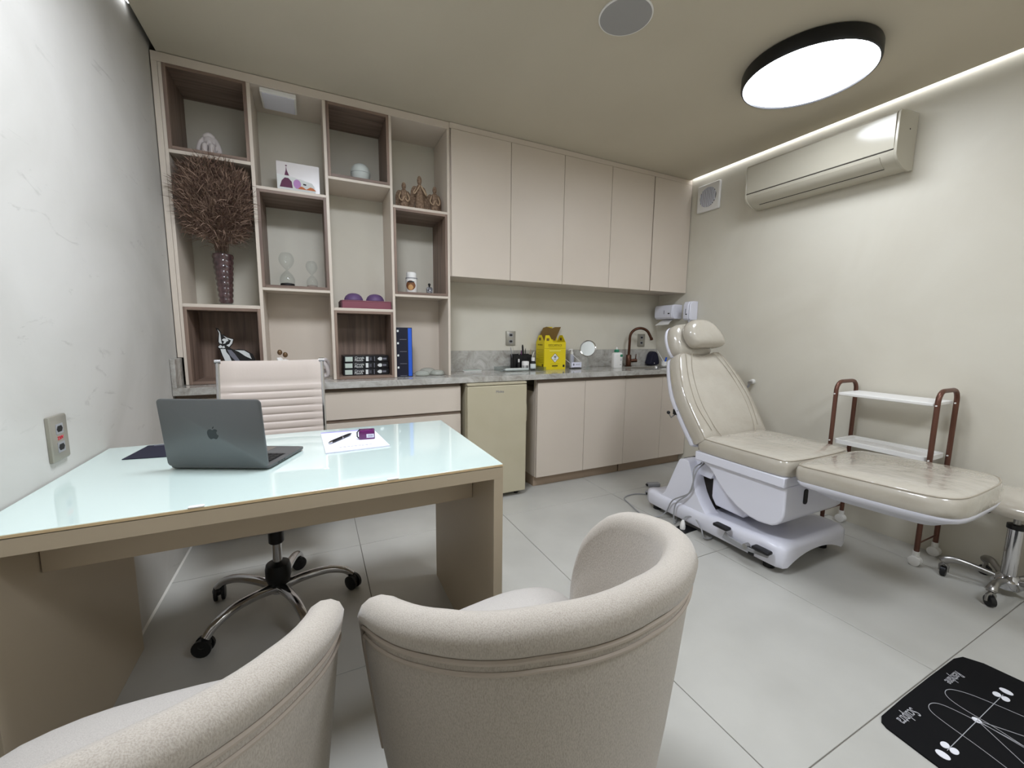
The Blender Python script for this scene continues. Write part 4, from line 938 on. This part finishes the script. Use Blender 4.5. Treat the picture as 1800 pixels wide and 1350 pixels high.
# woven angels
def angel(x, y, z0, h, w_, pose, label):
    t = thing('angel_figure', label, 'figurine', (x, y, z0), 0, 'woven angels on the fourth column shelf')
    MB().lathe([(w_*0.62, 0), (w_*0.60, h*0.12), (w_*0.45, h*0.40), (w_*0.36, h*0.58), (w_*0.40, h*0.68), (w_*0.26, h*0.74), (w_*0.13, h*0.77)], (x, y, z0+0.0005), 20).build('robe', m_woven, t)
    hb = MB().ball((x, y, z0+h*0.875), w_*0.27, w_*0.27, h*0.128, 16, 10).build('head', m_woven, t)
    MB().cyl((x, y, z0+h*0.74), (x, y, z0+h*0.80), w_*0.10, n=10).build('neck', m_woven, t)
    for s in (-1, 1):
        wg = smoothclosed([(x+s*w_*0.20, z0+h*0.70), (x+s*w_*0.62, z0+h*0.74), (x+s*w_*0.92, z0+h*0.60), (x+s*w_*0.98, z0+h*0.36), (x+s*w_*0.88, z0+h*0.06), (x+s*w_*0.70, z0+h*0.10), (x+s*w_*0.40, z0+h*0.35)], 3)
        MB().prism(wg, 'y', y+w_*0.35, y+w_*0.50).build('wing', m_woven, t, bevel=0.002)
        if pose == 0: pts = [(x+s*w_*0.38, y, z0+h*0.68), (x+s*w_*0.72, y-w_*0.25, z0+h*0.53), (x+s*w_*0.60, y-w_*0.40, z0+h*0.50), (x+s*w_*0.06, y-w_*0.50, z0+h*0.71)]
        else: pts = [(x+s*w_*0.38, y, z0+h*0.66), (x+s*w_*0.62, y-w_*0.22, z0+h*0.45), (x+s*w_*0.35, y-w_*0.50, z0+h*0.32), (x+s*w_*0.05, y-w_*0.52, z0+h*(0.48 if s < 0 else 0.40))]
        MB().tube(smoothopen(pts, 5), [0.0045]*16, 8).build('arm', m_cord, t)
angel(1.248, 0.85, 2.001, 0.182, 0.053, 1, 'small woven angel left of the tall praying angel')
angel(1.352, 0.85, 2.001, 0.238, 0.058, 0, 'tall woven angel with praying hands on the upper shelf')
angel(1.455, 0.85, 2.001, 0.186, 0.053, 1, 'small woven angel right of the tall praying angel')
# maroon box with two domes
t = thing('flat_box', 'flat maroon box carrying two violet domes on the third column shelf', 'box', (0.985, 0.86, 1.347))
MB().box(0.830, 1.136, 0.775, 1.00, 1.3475, 1.394).build('body', m_maroon, t, bevel=0.002)
MB().box(0.828, 0.838, 0.772, 1.003, 1.3475, 1.396).build('end_flap', M('maroon_dark', (70, 30, 42), 0.6), t, bevel=0.001)
MB().box(0.838, 1.136, 0.772, 1.003, 1.3942, 1.398).build('lid', M('maroon_lid', (150, 100, 108), 0.6), t, bevel=0.001)
for x, lab in ((0.912, 'violet silicone dome on the maroon box, next to the hourglass niche'), (1.045, 'violet silicone dome on the maroon box, farther from the hourglasses')):
    t = thing('silicone_dome', lab, 'dome', (x, 0.85, 1.398), 0, 'violet domes on the maroon box')
    MB().lathe([(0.054, 0.0), (0.0575, 0.004), (0.056, 0.014), (0.048, 0.030), (0.034, 0.042), (0.016, 0.048), (0.001, 0.049)], (x, 0.85, 1.3985), 32).build('dome', m_dome, t)
# canister and perfume
t = thing('canister', 'white canister with brown lion print and white lid in the lower wooden niche', 'canister', (1.287, 0.85, 1.464))
MB().lathe([(0.036, 0), (0.038, 0.003), (0.038, 0.096), (0.036, 0.098)], (1.287, 0.85, 1.4645), 32).build('body', m_white2, t)
MB().lathe([(0.0395, 0.098), (0.0395, 0.104)], (1.287, 0.85, 1.4645), 32).build('rim', m_grey, t)
MB().lathe([(0.034, 0.104), (0.034, 0.134), (0.030, 0.140), (0.001, 0.141)], (1.287, 0.85, 1.4645), 32).build('lid', m_white2, t)
for k, (mt_, a0, a1, za, zc) in enumerate(((m_brown, -78, 32, 0.018, 0.084), (M('tan_print', (196, 150, 96), 0.6), -50, 6, 0.020, 0.058), (m_inkblk, -60, 20, 0.070, 0.080))):
    rr_ = 0.0383+0.0003*k; lo, hi = [], []
    for i in range(17):
        q = i/16; a_ = R(a0+(a1-a0)*q); bulge = math.sin(math.pi*q)**0.6
        zm = (za+zc)/2; hh = (zc-za)/2*bulge
        for lst, z_ in ((lo, zm-hh), (hi, zm+hh)): lst.append((1.287+rr_*math.sin(a_), 0.85-rr_*math.cos(a_), 1.4645+z_))
    MB().add(lo+hi, [(i, i+1, 18+i, 17+i) for i in range(16)]).build('printed_motif', mt_, t)
t = thing('perfume_bottle', 'small dark perfume bottle beside the white canister', 'bottle', (1.410, 0.85, 1.464))
MB().rings([[(1.410+a_*k, 0.85+b_*k, 1.4645+z_) for a_, b_ in rrect(-0.021, 0.021, -0.015, 0.015, 0.004, 2)] for k, z_ in ((0.8, 0), (0.85, 0.004), (1.0, 0.040), (0.75, 0.048), (0.3, 0.050))]).build('flask', M('smoked_glass', (40, 38, 44), 0.08, coat=1, var=(70, (150, 150, 155))), t)
MB().cyl((1.410, 0.85, 1.5145), (1.410, 0.85, 1.524), 0.006, n=12).build('neck', m_inkblk, t)
MB().ball((1.410, 0.85, 1.532), 0.010, 0.008, 0.009).build('stopper', m_inkblk, t)
# three books
zb = 0.9185
for k, lab in enumerate(('bottom book of the stack of three black medical books', 'middle book of the stack of three black medical books', 'top book of the stack of three black medical books')):
    z = zb+0.0425*k; x0, x1, yf = 0.828+0.002*k, 1.115-0.002*k, 0.800+0.002*(k % 2)
    t = thing('book', lab, 'book', ((x0+x1)/2, 0.88, z), 0, 'black books in the lower wooden niche')
    MB().box(x0, x1, yf, 0.978, z, z+0.0415).build('cover', m_bookblk, t, bevel=0.003)
    ys_ = yf-0.0004
    def lab_(xa, xb, za, zc, mt_, nm='printed_block'): return MB().box(xa, xb, ys_-0.0003, ys_+0.001, z+za, z+zc).build(nm, mt_, t)
    lab_(x0+0.012, x0+0.056, 0.006, 0.036, m_print_g)
    lab_(x0+0.138, x0+0.154, 0.006, 0.036, m_print_w)
    for q, (ln) in enumerate((0.026, 0.018, 0.022)): lab_(x0+0.161+q*0.005, x0+0.163+q*0.005, 0.021-ln/2, 0.021+ln/2, m_ink, 'printed_line')
    lab_(x0+0.190, x0+0.1935, 0.006, 0.036, m_ink, 'printed_line')
    MB().prism(smoothclosed([(x0+0.211, z+0.021), (x0+0.224, z+0.032), (x0+0.238, z+0.030), (x0+0.240, z+0.021), (x0+0.238, z+0.012), (x0+0.224, z+0.010)], 3), 'y', ys_-0.0003, ys_+0.001).build('leaf_emblem', m_print_w, t)
    lab_(x0+0.245, x0+0.268, 0.015, 0.027, m_ink)
    text('lettering', 'Cirurgia', 0.0205, m_print_w, t, (x0+0.0985, ys_, z+0.0285), X_, Z_, sx=0.86)
    text('lettering', 'Plástica', 0.0205, m_print_w, t, (x0+0.0945, ys_, z+0.0130), X_, Z_, sx=0.86)
# navy box set
t = thing('navy_box', 'tall navy box with a bright blue stripe standing on the worktop in the shelving', 'box', (1.228, 0.86, C))
x0, x1, yf, z0, z1 = 1.160, 1.268, 0.775, C+0.0005, 1.232
MB().box(x0, x1, yf, 0.975, z0, z1).build('case', m_navybox, t, bevel=0.0015)
MB().box(x0+0.080, x1-0.004, yf-0.0008, yf+0.001, z0+0.004, z1-0.004).build('stripe', m_blue, t)
for k in range(4):
    zz = z1-0.004-k*0.0815
    MB().box(x0+0.003, x0+0.076, yf-0.0006, yf+0.001, zz-0.0012, zz).build('panel_line', m_inkblk, t)
    MB().prism(rrect(x0+0.007, x0+0.019, zz-0.026, zz-0.012, 0.003, 2), 'y', yf-0.0007, yf+0.001).build('printed_mark', m_print_w, t)
    MB().box(x0+0.024, x0+0.070, yf-0.0007, yf+0.001, zz-0.0765, zz-0.0735).build('printed_line', m_ink, t)
# silicone implants
for lab, x, y, r_, h_ in (('clear silicone disc on the worktop next to the navy box', 1.338, 0.80, 0.052, 0.036), ('clear silicone disc in the middle of the three on the worktop', 1.400, 0.895, 0.060, 0.045), ('clear silicone disc nearest the right upright of the shelving', 1.452, 0.82, 0.052, 0.036)):
    t = thing('silicone_implant', lab, 'silicone disc', (x, y, C), 0, 'clear silicone discs on the worktop')
    MB().lathe([(r_*0.80, 0.0), (r_*0.97, h_*0.16), (r_, h_*0.34), (r_*0.92, h_*0.62), (r_*0.7, h_*0.86), (r_*0.4, h_*0.98), (0.001, h_)], (x, y, C+0.0005), 28).build('disc', m_sil, t)
# dancer cut-out
t = thing('dancer_figure', 'flat black and white cut-out of a dancer in the lower left niche', 'figurine', (0.22, 0.88, 0.918))
yd = 0.88
px = lambda X, Y: (0.161+(X-500)/1800*0.40, 1.212-(Y-70)/900*0.197)     # drawing units to shelf plane
def cut(pts, mt_, y0_, y1_, nm): return MB().prism([px(*p) for p in pts], 'y', y0_, y1_).build(nm, mt_, t)
cut([(480, 60), (530, 70), (590, 170), (600, 230), (640, 230), (720, 300), (860, 345), (830, 480), (760, 590), (850, 640), (960, 620), (1110, 655), (1260, 760), (1320, 900), (1380, 1375), (700, 1375), (640, 1000), (560, 760), (530, 620), (490, 570), (530, 520), (510, 400), (540, 200)], m_inkblk, yd, yd+0.006, 'silhouette')
for pts in ([(520, 95), (560, 150), (575, 190), (585, 400), (600, 480), (550, 470), (530, 420), (555, 200), (530, 130)],
            [(640, 265), (720, 320), (850, 360), (820, 470), (750, 565), (690, 520), (760, 480), (800, 390), (700, 330)],
            [(600, 380), (640, 340), (720, 340), (745, 400), (700, 420), (670, 470), (620, 480), (650, 420)],
            [(510, 560), (560, 510), (600, 540), (580, 595), (540, 595)], [(595, 560), (640, 530), (660, 590), (600, 600)],
            [(555, 620), (665, 620), (680, 700), (740, 800), (800, 1000), (860, 1340), (730, 1340), (660, 1000), (590, 780)],
            [(700, 640), (790, 650), (860, 745), (1000, 1000), (900, 990), (760, 800)], [(870, 650), (1080, 665), (1190, 745), (1240, 900), (1100, 820), (960, 700)]):
    cut(pts, m_print_w if pts[0] != (700, 640) else m_ink, yd-0.002, yd, 'white_inlay')
# couple figurine
t = thing('couple_figurine', 'small white and gold figurine of two embracing figures behind the office chair', 'figurine', (0.49, 0.86, C))
f = MB(); f2 = MB(); z = C+0.0005
for x, h_ in ((0.476, 0.165), (0.505, 0.150)):
    f.tube(smoothopen([(x, 0.86, z), (x, 0.86, z+h_*0.3), (x, 0.86, z+h_*0.62), (x, 0.86, z+h_*0.84)], 4), [0.020, 0.019, 0.018, 0.017, 0.017, 0.016, 0.015, 0.016, 0.018, 0.020, 0.019, 0.013, 0.006], 12)
    f2.ball((x, 0.86, z+h_*1.02), 0.014, 0.014, 0.017)
f.tube(smoothopen([(0.462, 0.855, z+0.135), (0.478, 0.838, z+0.105), (0.505, 0.838, z+0.112)], 4), 0.007, 8).tube(smoothopen([(0.52, 0.855, z+0.12), (0.505, 0.84, z+0.10), (0.482, 0.84, z+0.098)], 4), 0.007, 8)
f.build('bodies', m_white2, t, remesh=0.003); f2.build('heads', m_gold, t)
# knot sculpture
t = thing('knot_sculpture', 'white looped knot sculpture on the worktop right of the office chair', 'sculpture', (0.715, 0.84, C))
pts = [(0.695, 0.84, C+0.016), (0.690, 0.83, C+0.055), (0.705, 0.82, C+0.100), (0.728, 0.83, C+0.118), (0.744, 0.85, C+0.090), (0.738, 0.86, C+0.055), (0.715, 0.85, C+0.045), (0.700, 0.83, C+0.075), (0.712, 0.815, C+0.105), (0.735, 0.82, C+0.070), (0.742, 0.83, C+0.030), (0.728, 0.84, C+0.014)]
MB().tube([Vector(p)+Vector((0, 0, 0.003)) for p in smoothclosed(pts, 5)], 0.0125, 12, closed=True).build('knot', m_figw, t)

# ================================================================ things on the worktop
t = thing('white_tray', 'thin white slab lying on the worktop beside the shelving', 'slab', (1.775, 0.98, C))
MB().box(1.700, 1.845, 0.955, 1.010, C+0.0005, C+0.010).build('slab', m_white2, t, bevel=0.002)
MB().box(1.703, 1.842, 0.952, 1.007, C+0.0102, C+0.0115).build('cover', m_print_g, t)
# acrylic tray
t = thing('acrylic_tray', 'clear acrylic tray on the worktop in front of the cosmetics', 'tray', (2.19, 0.92, C))
a0, a1, b0, b1 = 1.985, 2.372, 0.855, 1.035
MB().box(a0, a1, b0, b1, C+0.0005, C+0.004).build('bottom', m_acryl, t)
for q in ((a0, a1, b0, b0+0.003), (a0, a1, b1-0.003, b1), (a0, a0+0.003, b0+0.003, b1-0.003), (a1-0.003, a1, b0+0.003, b1-0.003)):
    MB().box(*q, C+0.0042, C+0.030).build('side', m_acryl, t)
t = thing('white_tube', 'white cosmetic tube lying at the front of the acrylic tray', 'tube', (2.12, 0.875, C+0.004))
MB().tube([(2.015, 0.885, 0.9145), (2.03, 0.884, 0.9155), (2.18, 0.874, 0.9155), (2.215, 0.872, 0.9155)], [0.0075, 0.0105, 0.0105, 0.009], 14).build('body', m_white2, t)
MB().tube([(2.000, 0.886, 0.9145), (2.0145, 0.885, 0.9145)], [0.006, 0.006], 12).build('cap', m_grey, t)
for k, lab in enumerate(('steel tweezers in the acrylic tray, nearest the tray rim', 'steel tweezers in the acrylic tray, farther from the rim')):
    t = thing('tweezers', lab, 'tweezers', (2.03, 0.93+0.03*k, C+0.005), 0, 'steel tools in the tray')
    for s in (-1, 1): MB().tube([(1.995, 0.93+0.03*k, C+0.016), (2.03, 0.93+0.03*k+s*0.004, C+0.012), (2.085, 0.925+0.03*k+s*0.001, C+0.0075)], [0.0022, 0.003, 0.0012], 6).build('arm', m_steel, t)
# organizer with pens
t = thing('cosmetics_organizer', 'black mesh organizer holding pens and brushes on the worktop', 'organizer', (2.18, 1.0, C+0.004))
o0, o1, p0_, p1_ = 2.130, 2.300, 0.972, 1.028
MB().box(o0, o1, p0_, p1_, C+0.0045, C+0.008).build('bottom', m_black, t)
for q in ((o0, o1, p0_, p0_+0.003), (o0, o1, p1_-0.003, p1_), (o0, o0+0.003, p0_, p1_), (o1-0.003, o1, p0_, p1_), (2.218, 2.221, p0_, p1_)):
    MB().box(*q, C+0.008, C+0.125 if q[0] != 2.13 or q[2] < 1 else C+0.13).build('wall', m_black, t)
pens = [('grey brush leaning out of the organizer towards the outlet', 2.150, 1.0, 2.116, 1.088, m_grey, 0.0035), ('clear glass stirring rod in the organizer below the outlet', 2.172, 1.01, 2.140, 1.10, m_acryl, 0.003), ('thick black brush standing in the organizer', 2.240, 1.0, 2.226, 1.108, m_black, 0.0075), ('dark slim pencil standing beside the thick black brush', 2.250, 1.012, 2.262, 1.078, m_inkblk, 0.0025), ('purple pen standing in the organizer', 2.215, 0.990, 2.210, 1.062, m_purple, 0.004), ('white spatula leaning towards the yellow box', 2.280, 1.0, 2.338, 1.050, m_white2, 0.003), ('cream wooden stick standing in the organizer near the yellow box', 2.290, 1.01, 2.309, 1.072, m_cord, 0.003), ('silver pen standing low in the organizer', 2.190, 0.985, 2.188, 1.045, m_steel, 0.004)]
for lab, xa, ya, xb, zb_, mt_, rd in pens:
    tt = thing('pen' if 'pen' in lab.split() or 'pencil' in lab else 'brush', lab, 'pen' if 'pen' in lab.split() or 'pencil' in lab else 'brush', (xa, ya, C+0.01), 0, 'pens and brushes in the organizer')
    A_, B_ = Vector((xa, ya, C+0.010)), Vector((xb, ya, zb_))
    MB().tube([A_, A_*0.3+B_*0.7, B_*0.93+A_*0.07, B_], [rd*0.7, rd, rd*1.05, rd*0.5], 10).build('shaft', mt_, tt)
def bottle(name, label, cat, x, y, z0, r_, h_, mb_, mc, ml=None, cap=0.25):
    t = thing(name, label, cat, (x, y, z0), 0)
    hb = h_*(1-cap)
    MB().lathe([(r_*0.93, 0), (r_, 0.002), (r_, hb*0.82), (r_*0.8, hb*0.94), (r_*0.55, hb)], (x, y, z0+0.0003), 24).build('body', mb_, t)
    MB().lathe([(r_*0.62, hb), (r_*0.62, h_-0.002), (r_*0.5, h_)], (x, y, z0+0.0003), 20).build('cap', mc, t)
    if ml: MB().lathe([(r_*1.01, hb*0.15), (r_*1.01, hb*0.68)], (x, y, z0+0.0003), 24, False, False).build('paper_label', ml, t)
    return t
t = thing('label_jar', 'small white jar with black lettering in the acrylic tray', 'jar', (2.221, 0.935, C+0.004))
MB().lathe([(0.028, 0), (0.030, 0.003), (0.030, 0.064), (0.027, 0.070), (0.001, 0.0705)], (2.221, 0.935, C+0.0045), 28).build('body', m_white2, t)
for a_ in (-40, -20, 10, 28, 42):
    c_, s_ = math.cos(R(a_-25)), math.sin(R(a_-25))
    MB().box(2.221+0.0302*s_-0.003, 2.221+0.0302*s_+0.003, 0.935-0.0302*c_-0.0004, 0.935-0.0302*c_+0.0012, C+0.02, C+0.042).build('printed_line', m_inkblk, t)
bottle('dropper_bottle', 'dark brown bottle with white cap and pale label next to the yellow box', 'bottle', 2.287, 0.925, C+0.004, 0.0235, 0.100, m_inkblk, m_white2, m_print_w, 0.28)
bottle('nail_bottle', 'tiny dark bottle with a white cap behind the white jar', 'bottle', 2.168, 0.95, C+0.004, 0.011, 0.088, m_inkblk, m_white2, None, 0.30)

# yellow sharps box
t = thing('sharps_box', 'open yellow cardboard sharps disposal box with biohazard symbol on the worktop', 'box', (2.48, 0.97, C))
bx0, bx1, by0, by1 = 2.375, 2.584, 0.895, 1.035; zt_ = 1.132
MB().box(bx0, bx1, by0, by0+0.003, C+0.0005, zt_).build('front_panel', m_yellow, t)
MB().box(bx0, bx1, by1-0.003, by1, C+0.0005, zt_).build('back_panel', m_yellow, t)
for x in (bx0, bx1-0.003):
    MB().prism([(by0+0.003, C+0.0005), (by1-0.003, C+0.0005), (by1-0.003, zt_), (by0+0.098, zt_+0.056), (by0+0.055, zt_+0.058), (by0+0.003, zt_)], 'x', x, x+0.003).build('side_panel', m_yellow, t)
    MB().prism(rrect(by0+0.06, by0+0.092, zt_+0.012, zt_+0.036, 0.004, 2), 'x', x-0.0004, x+0.0034).build('hand_hole', m_kraft, t)
    s_ = -1 if x == bx0 else 1
MB().box(bx0+0.003, bx1-0.003, by0+0.003, by1-0.003, C+0.0005, C+0.004).build('bottom', m_kraft, t)
for xa, s_ in ((bx0-0.001, 1), (bx1+0.001, -1)):       # folded ears with grip holes
    e = MB().prism([(xa, zt_-0.002), (xa+s_*0.012, zt_+0.056), (xa+s_*0.046, zt_+0.056), (xa+s_*0.085, zt_-0.002)], 'y', by0+0.001 if s_ > 0 else by1-0.006, by0+0.004 if s_ > 0 else by1-0.003).build('ear_flap', m_yellow, t)
    yy = by0+0.0006 if s_ > 0 else by1-0.0066
    MB().prism(rrect(min(xa+s_*0.020, xa+s_*0.046), max(xa+s_*0.020, xa+s_*0.046), zt_+0.010, zt_+0.032, 0.003, 2), 'y', yy, yy+0.0006).build('hand_hole', m_kraft, e)
lid = MB().rings([[(bx0+0.03+a_, by1-0.004-0.10*(zz)/0.12*0.12+q, zt_+zz) for a_, zz in ((-0.012, -0.004), (0.150, -0.004), (0.205, 0.128), (0.145, 0.126), (0.118, 0.116), (0.060, 0.128), (0.028, 0.118), (0.004, 0.070))] for q in (0.0, 0.003)]).build('lid_flap', m_kraft, t)
MB().box(bx0+0.10, bx0+0.15, by1-0.013, by1-0.010, zt_+0.118, zt_+0.127).build('lid_tab', m_yellow, lid)
yy = by0-0.0006; cxm = (bx0+bx1)/2
text('lettering', 'DESCARPACK', 0.024, m_inkbrown, t, (cxm, yy, zt_-0.026), X_, Z_, sx=0.90)
MB().box(cxm-0.062, cxm+0.062, yy, by0+0.0005, zt_-0.041, zt_-0.0395).build('printed_line', m_inkbrown, t)
MB().box(bx0+0.001, bx1-0.001, yy, by0+0.0005, zt_-0.053, zt_-0.0515).build('fold_line', m_inkbrown, t)
MB().prism([(cxm-0.058, zt_-0.066), (cxm+0.058, zt_-0.066), (cxm+0.050, zt_-0.078), (cxm-0.050, zt_-0.078)], 'y', yy, by0+0.0005).build('printed_band', M('yellow_pale', (236, 222, 90), 0.5), t)
for zz, w_ in ((0.063, 0.052), (0.081, 0.050), (0.182, 0.045), (0.211, 0.016)): MB().box(cxm-w_, cxm+w_, yy, by0+0.0005, zt_-zz-0.0012, zt_-zz).build('printed_line', m_inkbrown, t)
MB().box(cxm-0.028, cxm+0.028, yy, by0+0.0005, zt_-0.204, zt_-0.193).build('printed_block', m_inkbrown, t)
MB().box(bx1-0.026, bx1-0.008, yy, by0+0.0005, zt_-0.210, zt_-0.190).build('printed_mark', m_inkblk, t)
zc = zt_-0.132; d_ = 0.041
MB().prism([(cxm-d_, zc), (cxm, zc+d_), (cxm+d_, zc), (cxm, zc-d_)], 'y', yy, by0+0.0005).build('hazard_border', m_brown, t)
dm = MB().prism([(cxm-d_*0.88, zc), (cxm, zc+d_*0.88), (cxm+d_*0.88, zc), (cxm, zc-d_*0.88)], 'y', yy-0.0006, yy).build('hazard_diamond', m_print_w, t)
bz = MB()
for a_ in (90, 210, 330):                              # three open crescents of the biohazard trefoil
    c0_ = (cxm+0.0078*math.cos(R(a_)), zc+0.008+0.0078*math.sin(R(a_)))
    bz.tube([(c0_[0]+0.0075*math.cos(R(a_+q)), yy-0.0008, c0_[1]+0.0075*math.sin(R(a_+q))) for q in range(35, 326, 29)], 0.0017, 5)
bz.tube([(cxm+0.006*math.cos(R(q)), yy-0.0008, zc+0.008+0.006*math.sin(R(q))) for q in range(0, 360, 30)], 0.001, 5, closed=True)
bz.build('biohazard_symbol', m_inkblk, dm)
MB().box(cxm-0.014, cxm+0.014, yy-0.0010, yy-0.0006, zc-0.017, zc-0.012).build('printed_line', m_ink, dm)
text('lettering', 'DESCARPACK', 0.016, m_inkbrown, t, (bx0-0.0006, (by0+by1)/2, zt_-0.024), (0, -1, 0), Z_, sx=0.80)
for k in range(9): MB().box(bx0-0.0006, bx0+0.0004, by0+0.012, by1-0.015-0.01*(k % 3), zt_-0.065-0.013*k, zt_-0.063-0.013*k).build('printed_line', m_inkbrown, t)
MB().box(bx0-0.0006, bx0+0.0004, by0+0.014, by0+0.034, C+0.026, C+0.048).build('printed_mark', m_inkbrown, t)
# pump bottle and wire basket
t = thing('pump_bottle', 'clear pump bottle with white nozzle beside the yellow box', 'bottle', (2.708, 0.985, C))
MB().lathe([(0.020, 0), (0.022, 0.003), (0.022, 0.105), (0.016, 0.120), (0.012, 0.124)], (2.708, 0.985, C+0.0005), 24).build('body', M('frosted_grey', (176, 178, 190), 0.3), t)
MB().lathe([(0.013, 0.124), (0.013, 0.142), (0.006, 0.144), (0.006, 0.160), (0.009, 0.161), (0.009, 0.168), (0.001, 0.169)], (2.708, 0.985, C+0.0005), 18).build('pump', m_white2, t)
MB().tube([(2.708, 0.985, C+0.165), (2.685, 0.98, C+0.164), (2.662, 0.975, C+0.158)], [0.006, 0.005, 0.003], 10).build('nozzle', m_white2, t)
t = thing('card_stand', 'white wire stand holding a small printed card next to the round mirror', 'card stand', (2.72, 0.93, C))
MB().tube([(2.605, 0.945, 0.992), (2.650, 0.925, 0.952), (2.662, 0.92, C+0.004), (2.762, 0.92, C+0.004), (2.766, 0.922, 0.955), (2.685, 0.95, 1.028)], 0.0022, 6).build('wire', m_white2, t)
cdp = MB().box(2.662, 2.766, 0.916, 0.9185, 0.914, 0.958).build('card', m_paper, t)
MB().prism(ell(2.684, 0.938, 0.008, 0.010, 14), 'y', 0.9153, 0.9162).build('printed_mark', m_ink, cdp)
for q in (0.934, 0.940): MB().box(2.705, 2.750, 0.9153, 0.9162, q, q+0.002).build('printed_line', m_ink, cdp)
MB().box(2.660, 2.768, 0.915, 0.950, C+0.0005, C+0.0065).build('foot', m_inkblk, t, bevel=0.001)
# mirror
t = thing('makeup_mirror', 'round chrome makeup mirror on a clear stand on the worktop', 'mirror', (2.79, 0.86, C))
mc = Vector((2.782, 0.852, 1.078)); mn = Vector((-0.80, -0.58, 0.15)).normalized(); ma = Vector((0.58, -0.80, 0)).normalized(); mb_ = mn.cross(ma)*-1
def disc(r_, d0, d1, n=36): return [[tuple(mc+ma*r_*math.cos(2*math.pi*i/n)+mb_*r_*math.sin(2*math.pi*i/n)+mn*q) for i in range(n)] for q in (d0, d1)]
MB().tube([mc+ma*0.067*math.cos(2*math.pi*i/36)+mb_*0.067*math.sin(2*math.pi*i/36) for i in range(36)], 0.0055, 8, closed=True).build('rim', m_chrome, t)
MB().rings(disc(0.0655, -0.004, 0.002)).build('glass', m_mirror, t)
MB().tube([mc-mb_*0.070 if mb_.z > 0 else mc+mb_*0.070, (2.790, 0.862, 0.96), (2.792, 0.865, C+0.008)], [0.006, 0.006, 0.009], 10).build('stem', m_acryl, t)
MB().lathe([(0.042, 0), (0.042, 0.004), (0.012, 0.010)], (2.792, 0.865, C+0.0005), 28).build('foot', m_acryl, t)
# white bottle with green cap
t = thing('antiseptic_bottle', 'white plastic bottle with green cap left of the bronze tap', 'bottle', (3.128, 0.88, C))
ov = lambda k, z_: [(3.128+a_*k, 0.88+b_*k, C+0.0005+z_) for a_, b_ in rrect(-0.049, 0.049, -0.026, 0.026, 0.018, 4)]
MB().rings([ov(0.94, 0), ov(1.0, 0.004), ov(1.0, 0.118), ov(0.92, 0.133), ov(0.55, 0.140), ov(0.35, 0.142)]).build('body', m_white2, t, angle=50)
MB().lathe([(0.022, 0.1425), (0.023, 0.158), (0.016, 0.166)], (3.120, 0.88, C), 24).build('cap', m_green, t)
MB().lathe([(0.009, 0.166), (0.007, 0.180), (0.003, 0.188)], (3.120, 0.88, C), 16).build('tip', m_white2, t)
MB().prism(rrect(3.140, 3.170, C+0.100, C+0.122, 0.006, 2), 'y', 0.8532, 0.8545).build('green_logo', m_green, t)
for zz, xa, xb in ((0.078, 3.144, 3.162), (0.066, 3.146, 3.160), (0.028, 3.140, 3.156)): MB().box(xa, xb, 0.8532, 0.8545, C+zz, C+zz+0.004).build('printed_line', m_ink, t)
# tap
t = thing('kitchen_tap', 'bronze gooseneck tap over the worktop sink', 'tap', (3.338, 0.955, C))
tp = Vector((3.338, 0.965, C))
MB().lathe([(0.033, 0.0005), (0.033, 0.008), (0.025, 0.012), (0.025, 0.105), (0.020, 0.112)], tuple(tp), 24).build('body', m_bronze, t)
path = [tp+Vector((0, 0, 0.10)), tp+Vector((0.004, 0, 0.24))]+[tp+Vector((0.090-0.086*math.cos(R(q)), -0.08*(1-math.cos(R(q)))/2, 0.27+0.090*math.sin(R(q)))) for q in (0, 20, 40, 60, 80, 100, 120, 140, 160)]+[tp+Vector((0.190, -0.085, 0.262))]
MB().tube(smoothopen(path, 3), 0.0125, 14).build('spout', m_bronze, t)
MB().cyl(path[-1]+Vector((-0.003, 0, 0.010)), path[-1]+Vector((0.004, 0, -0.010)), 0.0145, n=16).build('aerator', m_bronze, t)
MB().cyl(tp+Vector((0.018, -0.01, 0.055)), tp+Vector((0.070, -0.035, 0.058)), 0.017, n=16).build('handle_base', m_bronze, t)
MB().tube([tp+Vector((0.058, -0.03, 0.065)), tp+Vector((0.063, -0.030, 0.118))], [0.006, 0.004], 10).build('lever', m_bronze, t)
# navy pouch and white cup by the sink
t = thing('navy_sponge_bag', 'dark navy rounded pouch in the corner by the sink', 'pouch', (3.665, 0.985, C))
MB().pad(smoothclosed([(-0.055, 0), (0.055, 0), (0.052, 0.06), (0.030, 0.115), (-0.005, 0.130), (-0.035, 0.105), (-0.052, 0.05)], 4), 0.07, (3.668, 1.030, C+0.009), X_, Z_, (0, -1, 0)).build('pouch', m_navy, t)
MB().ball((3.660, 0.957, C+0.025), 0.004).build('snap_button', m_white2, t)
t = thing('brush_cup', 'small white cup holding a long thin brush beside the navy pouch', 'cup', (3.712, 0.93, C))
MB().lathe([(0.020, 0), (0.026, 0.006), (0.028, 0.046), (0.025, 0.046), (0.023, 0.010), (0.001, 0.009)], (3.715, 0.885, C+0.0005), 24).build('cup', m_white2, t)
MB().tube([(3.715, 0.885, C+0.012), (3.705, 0.893, C+0.055), (3.650, 0.925, C+0.155)], [0.003, 0.004, 0.002], 8).build('brush', m_white2, t)
MB().tube([(3.718, 0.885, C+0.014), (3.735, 0.880, C+0.085)], [0.006, 0.008], 8).build('blue_handle', m_blue, t)
